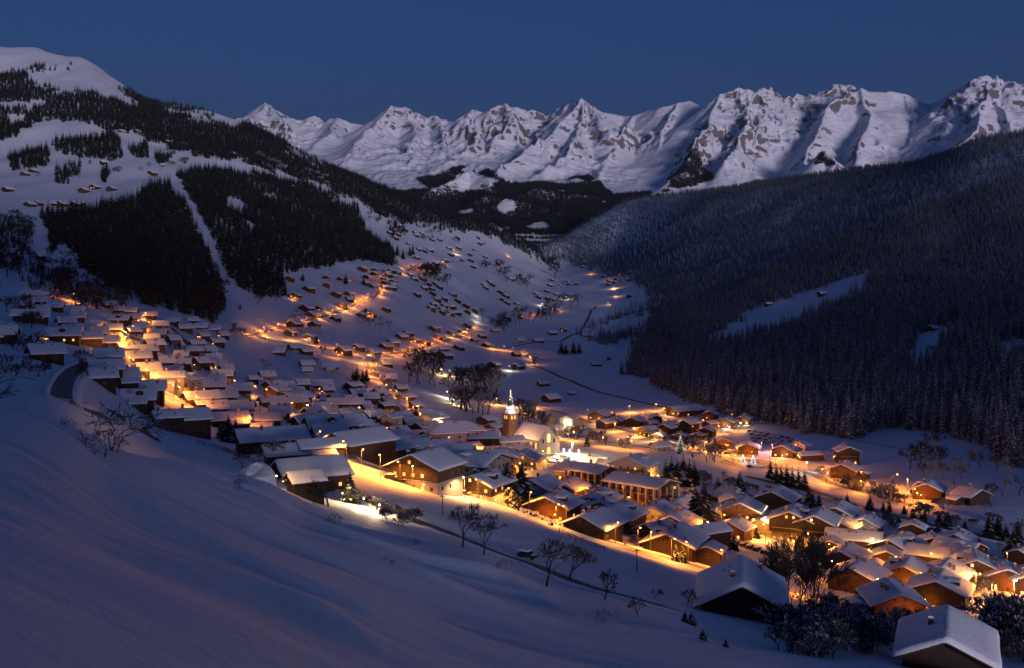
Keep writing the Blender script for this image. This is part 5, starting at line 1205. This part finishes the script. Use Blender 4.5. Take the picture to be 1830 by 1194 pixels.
grove([(1000,772),(1200,800),(1200,812),(1000,786)], 14, 5, 'fB', (12, 24), 'small bare tree along the promenade lamps', 'small promenade trees', 450)
grove([(1225,800),(1290,812),(1290,832),(1230,822)], 14, 6, 'fd', (24, 36), 'bare tree glowing orange beside the roundabout', 'orange-lit trees beside the roundabout', 420)
grove([(1240,850),(1400,880),(1420,920),(1260,880)], 16, 7, 'Bf', (14, 26), 'frosted bush on the bank below the roundabout', 'frosted bushes below the roundabout', 380, name='frosted_bush', cat='bush')
grove([(1195,880),(1240,884),(1240,905),(1200,905)], 6, 8, 'f', (26, 36), 'frosted tree in orange light beside the black spruce clump', 'orange-lit trees by the black clump', 350)
grove([(1470,850),(1640,885),(1640,905),(1470,875)], 16, 9, 'fB', (16, 30), 'frosted tree glowing pink-orange in the river gardens', 'glowing trees in the river gardens', 380)
grove([(1440,850),(1600,870),(1830,930),(1830,965),(1640,925),(1440,880)], 26, 34, 'Bfd', (10, 24), 'frosted bush on the broken ground above the river road', 'bushes above the river road', 380, name='frosted_bush', cat='bush')
grove([(1000,905),(1330,985),(1330,1010),(1140,985)], 12, 35, 'sp', (16, 30), 'small garden spruce between the field edge chalets', 'garden spruces by the field edge', 250)
grove([(480,700),(760,760),(900,800),(880,840),(600,780)], 14, 36, 'sp', (14, 26), 'small dark spruce between the village roofs', 'garden spruces between village roofs', 400)
grove([(1470,960),(1830,1020),(1830,1060),(1500,1060)], 12, 37, 'B', (12, 24), 'snowy bush between the closest roofs', 'bushes between the closest roofs', 250, name='frosted_bush', cat='bush')
grove([(1640,790),(1830,850),(1830,900),(1700,880),(1600,830)], 26, 10, 'fd', (24, 46), 'bare frosted tree above the unlit black chalet', 'bare trees on the meadow bank', 400)
grove([(1540,925),(1830,985),(1830,1000),(1560,945)], 20, 11, 'Bf', (12, 26), 'frosted bush along the stream below the river road', 'frosted bushes along the stream', 330, name='frosted_bush', cat='bush')
grove([(1380,1128),(1480,1120),(1560,1130),(1660,1128),(1700,1150),(1690,1185),(1400,1180)], 26, 12, 'b', (46, 74), 'snow-flecked bush below the yellow-lit gable chalet', 'thicket bushes below the near chalets', 140, name='snowy_bush', cat='bush', wide=1.25)
grove([(1760,1128),(1850,1112),(1850,1180),(1780,1190)], 14, 13, 'b', (50, 80), 'dark bush beside the big unlit roof', 'dark bushes in the corner wood', 150, name='snowy_bush', cat='bush', wide=1.2)
grove([(1470,1085),(1550,1092),(1700,1100),(1640,1110),(1470,1108)], 14, 14, 'fb', (22, 36), 'shrub tinted yellow beside the street end', 'yellow-tinted shrubs at the street end', 200, name='frosted_bush', cat='bush')
grove([(0,560),(60,640),(150,640),(170,690),(100,690),(0,680)], 22, 15, 'd', (14, 30), 'bare tree in the dark scrub below the left hamlet', 'scrub trees below the left hamlet', 200)
grove([(100,500),(200,540),(260,560),(180,575),(60,560),(60,520)], 18, 16, 'd', (18, 32), 'bare tree among the shadowed hillside houses', 'bare trees above the left hamlet', 300)
grove([(290,610),(340,640),(370,690),(300,660)], 10, 17, 'fd', (14, 24), 'bare garden tree beside the dark lane of the left hamlet', 'garden trees of the left hamlet', 300)
grove([(862,572),(920,560),(1010,538),(1040,546),(1030,562),(930,592),(880,602)], 32, 18, 'fd', (16, 26), 'bare tree in the gorge wood above the valley meadow', 'gorge wood trees', 900)
grove([(858,468),(880,470),(930,498),(960,520),(930,520),(880,495)], 18, 19, 'd', (12, 20), 'dark tree in the slanting belt', 'slanting tree belt', 1000)
grove([(742,484),(800,488),(806,520),(752,512)], 18, 20, 'd', (16, 24), 'dark tree in the round hillside copse', 'round copse trees', 1000, wide=1.4)
grove([(640,560),(700,590),(690,600),(640,580)], 10, 21, 'f', (12, 20), 'frosted bush on the rim above the round snowfield', 'frosted rim bushes', 800, name='frosted_bush', cat='bush')
grove([(410,590),(450,595),(450,606),(412,604)], 9, 22, 'f', (12, 20), 'bare sapling left of the hairpin lamps', 'saplings at the hairpin', 700)
grove([(978,468),(992,470),(992,498),(980,498)], 3, 23, 'd', (16, 24), 'round dark tree standing alone in the upper valley field', 'lone upper valley trees', 1100, wide=1.5)
grove([(1170,602),(1240,612),(1180,640),(1130,650)], 10, 24, 'fd', (16, 26), 'bare tree at the forest fringe above the valley road', 'forest fringe trees', 900)
grove([(-10,520),(60,520),(60,640),(-10,640)], 16, 33, 'd', (22, 40), 'dark bare tree at the village edge by the gully', 'trees at the left village edge', 300)
grove([(40,455),(120,470),(260,545),(160,520),(60,480)], 12, 25, 'd', (18, 30), 'bare tree on the gully side above the left hamlet', 'gully side trees', 500)
grove([(690,440),(740,455),(720,480),(690,470)], 10, 26, 'sp', (14, 22), 'dark spruce beside the foot of the right spruce wedge', 'spruces at the wedge foot', 1000)
grove([(440,455),(840,800),(760,800),(430,700)], 24, 27, 'fd', (12, 22), 'bare garden tree between the village roofs', 'garden trees between village roofs', 400)
grove([(1040,900),(1250,960),(1250,1000),(1100,975)], 14, 28, 'Bf', (12, 22), 'snowy garden bush between the field edge chalets', 'garden bushes by the field edge', 240, name='frosted_bush', cat='bush')
grove([(655,895),(745,935),(735,948),(660,915)], 12, 29, 'bf', (16, 30), 'shrub lit golden along the lane below the farmhouse', 'golden shrubs along the lane', 180, name='frosted_bush', cat='bush')
grove([(60,296),(330,258),(330,300),(60,330)], 16, 30, 'Bd', (7, 12), 'round bush dotted over the high pasture', 'bushes on the high pasture', 1100, name='frosted_bush', cat='bush')
grove([(440,275),(600,320),(640,350),(480,305)], 20, 31, 'Bd', (8, 13), 'bush dotted on the ridge pasture above the right wedge', 'bushes on the ridge pasture', 1100, name='frosted_bush', cat='bush')
grove([(640,380),(800,420),(900,450),(700,425)], 14, 32, 'd', (9, 15), 'bare tree dotted over the upper snowy terrace', 'trees on the upper terrace', 1100)

# snow-covered round shrubs of the lit hedge
def lump(seed):
    r = random.Random(seed); V = []; n = 9
    for k in range(5):
        a = math.pi / 2 * k / 4
        for i in range(n): q = r.uniform(.82, 1.15); V.append((math.cos(a) * math.cos(6.283 * i / n) * q, math.cos(a) * math.sin(6.283 * i / n) * q, math.sin(a) * 1.05 * q if k else -.3))
    Fc = [(k * n + i, k * n + (i + 1) % n, (k + 1) * n + (i + 1) % n, (k + 1) * n + i) for k in range(4) for i in range(n)]
    fm = [1 if (r.random() < .72 and k > 0) else 0 for k in range(4) for i in range(n)]
    return mesh('snowy_shrub', V, Fc, [M['needles'], M['treesnow']], fm)
LUMP = [lump(i) for i in range(4)]
def shrub(u, v, s, label, group, dmin=230):
    x, y, z = ground(u, v, dmin)
    o = link('snowy_shrub', LUMP[rnd.randrange(4)], loc=(x, y, z), rz=rnd.uniform(0, 6), category='shrub', label=label, group=group)
    o.scale = (s, s, s * rnd.uniform(.9, 1.2)); return o
for i in range(22):
    t = i / 21; shrub(908 + 95 * t + rnd.uniform(-3, 3), 906 + 36 * t + rnd.uniform(-3, 4), rnd.uniform(.9, 1.5), 'round snow-capped shrub of the yellow-lit hedge beside the field', 'hedge shrubs beside the field')
for i in range(26):
    t = i / 25; shrub(1270 + 190 * t + rnd.uniform(-4, 4), 1030 + 54 * t + rnd.uniform(-4, 4), rnd.uniform(.8, 1.3), 'round snow-capped shrub along the lower yellow street', 'shrubs along the lower yellow street')

# ---------------------------------------------------------------- cars
M['car_red'] = mat('car_paint_red', (0.22, 0.015, 0.012), 0.35); M['car_dark'] = mat('car_paint_dark', (0.03, 0.032, 0.036), 0.35); M['car_grey'] = mat('car_paint_grey', (0.22, 0.23, 0.24), 0.35)
M['tyre'] = mat('tyre', (0.02, 0.02, 0.02), 0.9)
def car_parts(paint):
    def side(pts, y): return [(p[0], y, p[1]) for p in pts]
    lo = [(-2.1, .35), (2.1, .35), (2.15, .75), (1.2, .95), (-2.05, .98)]
    def prism(pts, w):
        V = side(pts, -w) + side(pts, w); n = len(pts)
        return V, [tuple(range(n)), tuple(range(2 * n - 1, n - 1, -1))] + [(i, i + n, (i + 1) % n + n, (i + 1) % n) for i in range(n)]
    body = MB().add(prism(lo, .85)).mesh('body', [paint])
    cab = MB().add(prism([(-1.9, .96), (1.1, .93), (.45, 1.42), (-1.5, 1.45)], .74)).mesh('cabin', ['glass_dark'])
    top = MB().add(prism([(-1.7, 1.44), (.5, 1.42), (.4, 1.68), (-1.5, 1.72)], .72)).box(1.15, 2.0, -.75, .75, .93, 1.06).mesh('snow_layer', ['roof_snow'])
    V = [(.32 * math.cos(6.283 * i / 10), s, .32 * math.sin(6.283 * i / 10)) for s in (-.1, .1) for i in range(10)]
    wh = mesh('wheel', V, [tuple(range(10)), tuple(range(19, 9, -1))] + [(i, i + 10, (i + 1) % 10 + 10, (i + 1) % 10) for i in range(10)], [M['tyre']])
    return body, cab, top, wh
CARS = {k: car_parts(k) for k in ('car_red', 'car_dark', 'car_grey')}
def car(u, v, rz, paint, label, group=None, dmin=235):
    x, y, z = ground(u, v, dmin); b, c, t, w = CARS[paint]
    o = link('parked_car', None, loc=(x, y, z + .15), rz=rz, category='car', label=label)
    if group: o['group'] = group
    link('body', b, o); link('cabin', c, o); link('snow_layer', t, o)
    for sx in (-1.35, 1.35):
        for sy in (-.8, .8): link('wheel', w, o, (sx, sy, .32))
    return o
k = 0
for r_ in range(4):
    for c_ in range(8):
        u = 1338 + c_ * 11.5 + r_ * 4 + rnd.uniform(-2, 2); v = 771 + c_ * 2.2 + r_ * 6.5 + rnd.uniform(-1, 1)
        car(u, v, rnd.uniform(-.3, .3) + .9, rnd.choice(('car_dark', 'car_dark', 'car_grey', 'car_red')), 'snow-covered car in the crowded car park', 'cars in the car park', 420)
for i, (u, v) in enumerate([(1318,974),(1330,978),(1342,982),(1354,986),(1366,990),(1378,993)]): car(u, v, .9 + rnd.uniform(-.2, .2), 'car_dark', 'dark snowy car in the row by the pointed spruce', 'cars by the pointed spruce', 300)
for i, (u, v) in enumerate([(700,858),(716,862),(733,866)]): car(u, v, -.35, 'car_dark', 'dark car parked on the yellow street under the lamp post', 'cars parked on the yellow street', 270)
car(829,887,-.3,'car_red','red car on the yellow street before the grey municipal building', dmin=270)
car(943,999,-.5,'car_dark','dark car parked on the lane beside the largest snow-laden tree', dmin=170)
car(893,664,.2,'car_red','small red car between the two meadow chalets', dmin=800)
car(1776,1078,-.2,'car_grey','snow-covered car under the bright street corner lamp', dmin=250)
car(1340,836,.4,'car_dark','car standing on the orange-lit ring of the roundabout', dmin=400)
car(1300,812,.1,'car_dark','dark car parked before the orange-lit wooden chalet', dmin=400)

# ---------------------------------------------------------------- poles, lights, fences, stall tents
def pole(u, v, px, label, dmin=235):
    x, y, z = ground(u, v, dmin); hgt = px * y / F
    o = link('utility_pole', None, loc=(x, y, z), category='utility pole', label=label)
    link('post', MB().box(-.1, .1, -.1, .1, -1, hgt).mesh('post', ['bark']), o); link('crossbar', MB().box(-.6, .6, -.13, -.05, hgt - .5, hgt - .38).mesh('crossbar', ['bark']), o)
pole(791,922,38,'thin wooden pole in the field below the roadside chalet', 200); pole(1138,1024,44,'thin wooden pole in the field above the bare round tree', 170)
pole(286,304,16,'lift pole on the high pasture beside the small clump', 1000); pole(1032,716,22,'slender pole on the valley meadow beside the long chalet', 600); pole(706,475,12,'short pole by the hillside road', 900)
def garden_light(u, v, p, c, label, dmin=200, h=2.2):
    x, y, z = ground(u, v, dmin)
    o = link('garden_light', None, loc=(x, y, z), category='garden light', label=label)
    link('post', cached('glp', lambda: MB().box(-.05, .05, -.05, .05, -1, 2.0).mesh('post', ['metal'])), o)
    link('bulb', cached('glb', lambda: MB().box(-.09, .09, -.09, .09, 2.02, 2.2).mesh('bulb', ['bulb_white'])), o)
    point('garden_glow', o, (0, 0, 2.9), p, c, .3)
garden_light(470,866,1500,(1,.52,.18),'floodlight on the golden snow left of the old farmhouse', 190); garden_light(494,872,350,(1,.52,.18),'second floodlight by the plank gable of the old farmhouse', 190)
garden_light(650,908,2600,(1,.66,.34),'floodlight on the bright snow patch right of the broad spruce', 180); garden_light(678,920,2600,(1,.66,.34),'second floodlight on the bright snow patch by the lane', 180); garden_light(612,898,900,(1,.6,.25),'small floodlight glowing behind the black shed', 190)
garden_light(108,520,300,(1,.05,.08),'red light high above the left hamlet', 400)
garden_light(1033,822,900,WHITE,'white floodlight before the cafe row', 400); garden_light(1014,760+8,1100,WHITE,'white floodlight before the house with big glass gable', 500)
# conical trees hung with lights
def light_tree(u, v, px, label, white=True, dmin=380):
    x, y, z = ground(u, v, dmin); hgt = px * y / F
    o = link('lit_christmas_tree', None, loc=(x, y, z), category='christmas tree', label=label)
    link('trunk', TRUNK, o).scale = (hgt * 1.5, hgt * 1.5, hgt); link('crown', CR_DARK[0], o).scale = (hgt * 1.5, hgt * 1.5, hgt)
    b = MB(); r = random.Random(u)
    for i in range(70):
        t = i / 70; zz = hgt * (.12 + .86 * t); rr = hgt * .27 * (1 - t) + .05; a = i * 2.4; e = .09
        cx, cy = rr * math.cos(a), rr * math.sin(a); b.box(cx - e, cx + e, cy - e, cy + e, zz - e, zz + e)
    link('fairy_lights', b.mesh('fairy_lights', ['fairy']), o)
    point('tree_glow', o, (0, -hgt * .4, hgt * .4), 50, (.75, .85, 1))
M['fairy'] = mat('fairy_glow', (.8, .8, .8), .5, emit=(.75, .88, 1.0), es=1.3)
light_tree(1216,812,34,'tall conical tree hung with white lights by the promenade end'); light_tree(1328,829,17,'first of two light-hung trees on the roundabout island'); light_tree(1346,830,17,'second of two light-hung trees on the roundabout island')
light_tree(1018,822,20,'bright conical tree at the middle of the village square', dmin=400); light_tree(912,806,20,'small lit tree before the church tower foot', dmin=400)
# market stalls on the square
def stall(u, v, rz, label):
    x, y, z = ground(u, v, 400)
    o = link('market_stall', None, loc=(x, y, z), rz=rz, category='market stall', label=label)
    link('counter', MB().box(-2, 2, -1.2, 1.2, -.5, 1.1).mesh('counter', ['wood']), o)
    link('glowing_back_wall', MB().box(-2, 2, 1.1, 1.2, 1.1, 2.6).mesh('glowing_back_wall', ['lit_white']), o)  # no window: glow put into the wall in place of stall lights
    for sx in (-1.9, 1.9): link('post', MB().box(sx - .06, sx + .06, -1.2, -1.08, 1.1, 2.6).mesh('post', ['wood']), o)
    ro = link('roof', MB().add(gable_prism(4.8, 3.2, -.05, .02, .9)).mesh('roof', ['fascia']), o, (0, 0, 2.6)); V, Fc = gable_prism(4.9, 3.3, .12, .25, .9); link('snow_layer', mesh('snow_layer', V, Fc, [M['roof_snow']]), ro)
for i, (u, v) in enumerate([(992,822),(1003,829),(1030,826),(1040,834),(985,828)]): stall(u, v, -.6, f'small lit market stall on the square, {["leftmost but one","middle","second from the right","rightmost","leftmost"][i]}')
# split-rail fences
def fence(pts, label, dmin=235, step=3.0):
    Q = smooth_path(ground_xy(pts, dmin), step); z = height(Q[:, 0], Q[:, 1])
    o = link('fence', None, loc=(Q[0][0], Q[0][1], z[0]), category='fence', label=label)
    pm = cached('fp', lambda: MB().box(-.08, .08, -.08, .08, -.6, 1.25).mesh('post', ['bark']))
    for i, q in enumerate(Q): link('post', pm, o, (q[0] - Q[0][0], q[1] - Q[0][1], z[i] - z[0]))
    for hh in (.55, 1.05):
        V = []; Fc = []
        for i, q in enumerate(Q):
            for dz in (0, .14): V.append((q[0] - Q[0][0], q[1] - Q[0][1] - .06, z[i] - z[0] + hh + dz)); V.append((q[0] - Q[0][0], q[1] - Q[0][1] + .04, z[i] - z[0] + hh + dz))
        for i in range(len(Q) - 1):
            b = 4 * i; Fc += [(b, b + 4, b + 6, b + 2), (b + 1, b + 3, b + 7, b + 5), (b + 2, b + 6, b + 7, b + 3)]
        link('rail', mesh('rail', V, Fc, [M['bark']]), o)
fence([(352,794),(400,806),(450,826),(500,842)], 'dark fence running down beside the garden spruces', 220)
fence([(1480,778),(1540,792),(1600,802),(1660,812)], 'snowy rail fence on the meadow below the forest', 400)
fence([(1000,952),(1040,972),(1080,985)], 'fence at the field edge below the lowest chalet row', 235)
# golden hay dome left of the farmhouse
x, y, z = ground(458, 866, 180)
o = link('snow_mound', LUMP[0].copy(), loc=(x, y, z), category='snow mound', label='tall rounded snow mound glowing gold left of the old farmhouse'); o.data.materials[0] = M['snow']; o.scale = (3.4, 3.4, 3.0)

gr = {}
for o in bpy.data.objects:
    if not o.parent and o.get('group') and o.get('label'): gr.setdefault((o['group'], o['label']), []).append(o)
_O = ['first', 'second', 'third', 'fourth', 'fifth', 'sixth', 'seventh', 'eighth', 'ninth', 'tenth', 'eleventh', 'twelfth', 'thirteenth', 'fourteenth', 'fifteenth', 'sixteenth', 'seventeenth', 'eighteenth', 'nineteenth', 'twentieth'] + ['last'] * 30
for (g, l), L_ in gr.items():
    if len(L_) < 2 or len(L_) > 36: continue
    nr = 1 if len(L_) <= 12 else (2 if len(L_) <= 24 else 3); per = math.ceil(len(L_) / nr)
    L_.sort(key=lambda o: o.location.y)
    for r_ in range(nr):
        for i, o in enumerate(sorted(L_[r_ * per:(r_ + 1) * per], key=lambda o: o.location.x / o.location.y)):
            t_ = f"{l}, {_O[i]} from left" + (f", {['front', 'middle' if nr == 3 else 'back', 'back'][r_]} row" if nr > 1 else '')
            if len(t_.replace(',', '').split()) <= 16: o['label'] = t_


# past three hundred chalets the farthest are one mass
_ch = [h_ for h_ in HOUSES if h_['o'].name.startswith('chalet')]
_ch.sort(key=lambda q: -(q['W'] + q['L']) / q['d'] - (1 if q['label'] else 0))
V = []; Fc = []; Fm = []; mats = []
def gather(o, Mx):
    for c in o.children:
        m_ = Mx @ Matrix.LocRotScale(c.location, c.rotation_euler, c.scale)
        if c.type == 'MESH':
            me = c.data; b = len(V); V.extend(tuple(m_ @ v.co) for v in me.vertices); ix = []
            for k_ in me.materials:
                if k_ not in mats: mats.append(k_)
                ix.append(mats.index(k_))
            for p in me.polygons: Fc.append([b + i for i in p.vertices]); Fm.append(ix[p.material_index])
            gather(c, m_)
_kill = []
def tree_of(o):
    for c in o.children: tree_of(c)
    _kill.append(o)
_far = _ch[292:]
for q in _far:
    o = q['o']; gather(o, Matrix.LocRotScale(o.location, o.rotation_euler, o.scale))
    for c in list(o.children):
        if c.type == 'LIGHT': c.location = Matrix.LocRotScale(o.location, o.rotation_euler, o.scale) @ c.location; c.parent = None
    tree_of(o)
if V: link('chalets_far_up_the_valley', mesh('far_chalets', V, Fc, mats, Fm), kind='stuff', label='tiny far chalets scattered up the valley and hillside')
bpy.data.batch_remove(_kill)
HOUSES = [h_ for h_ in HOUSES if h_ not in _far]
print('massed chalets', len(_far))
# ---------------------------------------------------------------- labels told by the place in the row
ORD = ['first', 'second', 'third', 'fourth', 'fifth', 'sixth', 'seventh', 'eighth', 'ninth', 'tenth', 'eleventh', 'twelfth', 'thirteenth', 'fourteenth', 'fifteenth', 'sixteenth', 'seventeenth', 'eighteenth', 'nineteenth', 'twentieth'] + ['last'] * 30
LOOK = {'w': 'brown chalet', 'd': 'dark chalet', 'c': 'cream chalet', 'k': 'pale-footed chalet', 'p': 'pale house', 'r': 'rose house', 'g': 'grey house', 'q': 'rose-footed chalet'}
zones = {}
for h_ in HOUSES:
    if h_['label']: h_['o']['label'] = h_['label']
    else: zones.setdefault(h_['zone'], []).append(h_)
for zn, L_ in zones.items():
    L_.sort(key=lambda q: q['v']); nr = max(1, math.ceil(len(L_) / 8)); per = math.ceil(len(L_) / nr)
    for r_ in range(nr):
        row = sorted(L_[r_ * per:(r_ + 1) * per], key=lambda q: q['u'])
        for i, q in enumerate(row):
            lit_ = 'lit ' if q['lit'] >= 2 else ''
            q['o']['label'] = f"{lit_}{LOOK[q['style']]} {zn}, {ORD[i]} from left" + (f", {ORD[r_]} row down" if nr > 1 else '')
            q['o']['group'] = 'houses ' + zn
zl = {}
for l_ in LAMPS: zl.setdefault(l_['zone'], []).append(l_)
for zn, L_ in zl.items():
    for i, q in enumerate(sorted(L_, key=lambda q: q['u'])):
        w_ = {'s': 'orange', 'a': 'amber', 'w': 'warm white', 'W': 'white', 'p': 'pinkish'}[q['col']]
        q['o']['label'] = f"{w_} street lamp {zn}, {ORD[i]} from left" if len(L_) > 1 else f"{w_} street lamp {zn}"
        q['o']['group'] = 'street lamps ' + zn
print('houses', len(HOUSES), 'lamps', len(LAMPS), 'trees', len(TREES), 'objects', len(bpy.data.objects))
# ---------------------------------------------------------------- evening haze in the valley
def haze():
    m = bpy.data.materials.new('haze'); m.use_nodes = True; t = m.node_tree
    t.nodes.remove(t.nodes['Principled BSDF'])
    v = t.nodes.new('ShaderNodeVolumePrincipled'); v.inputs['Color'].default_value = (.62, .78, 1, 1); v.inputs['Density'].default_value = 0.000016; v.inputs['Anisotropy'].default_value = .3
    t.links.new(v.outputs[0], t.nodes['Material Output'].inputs['Volume'])
    b = boxv(-16000, 20000, -3000, 13000, -1200, 2600)
    me = mesh('haze', b[0], b[1], [m]); link('haze', me, kind='stuff')
haze()
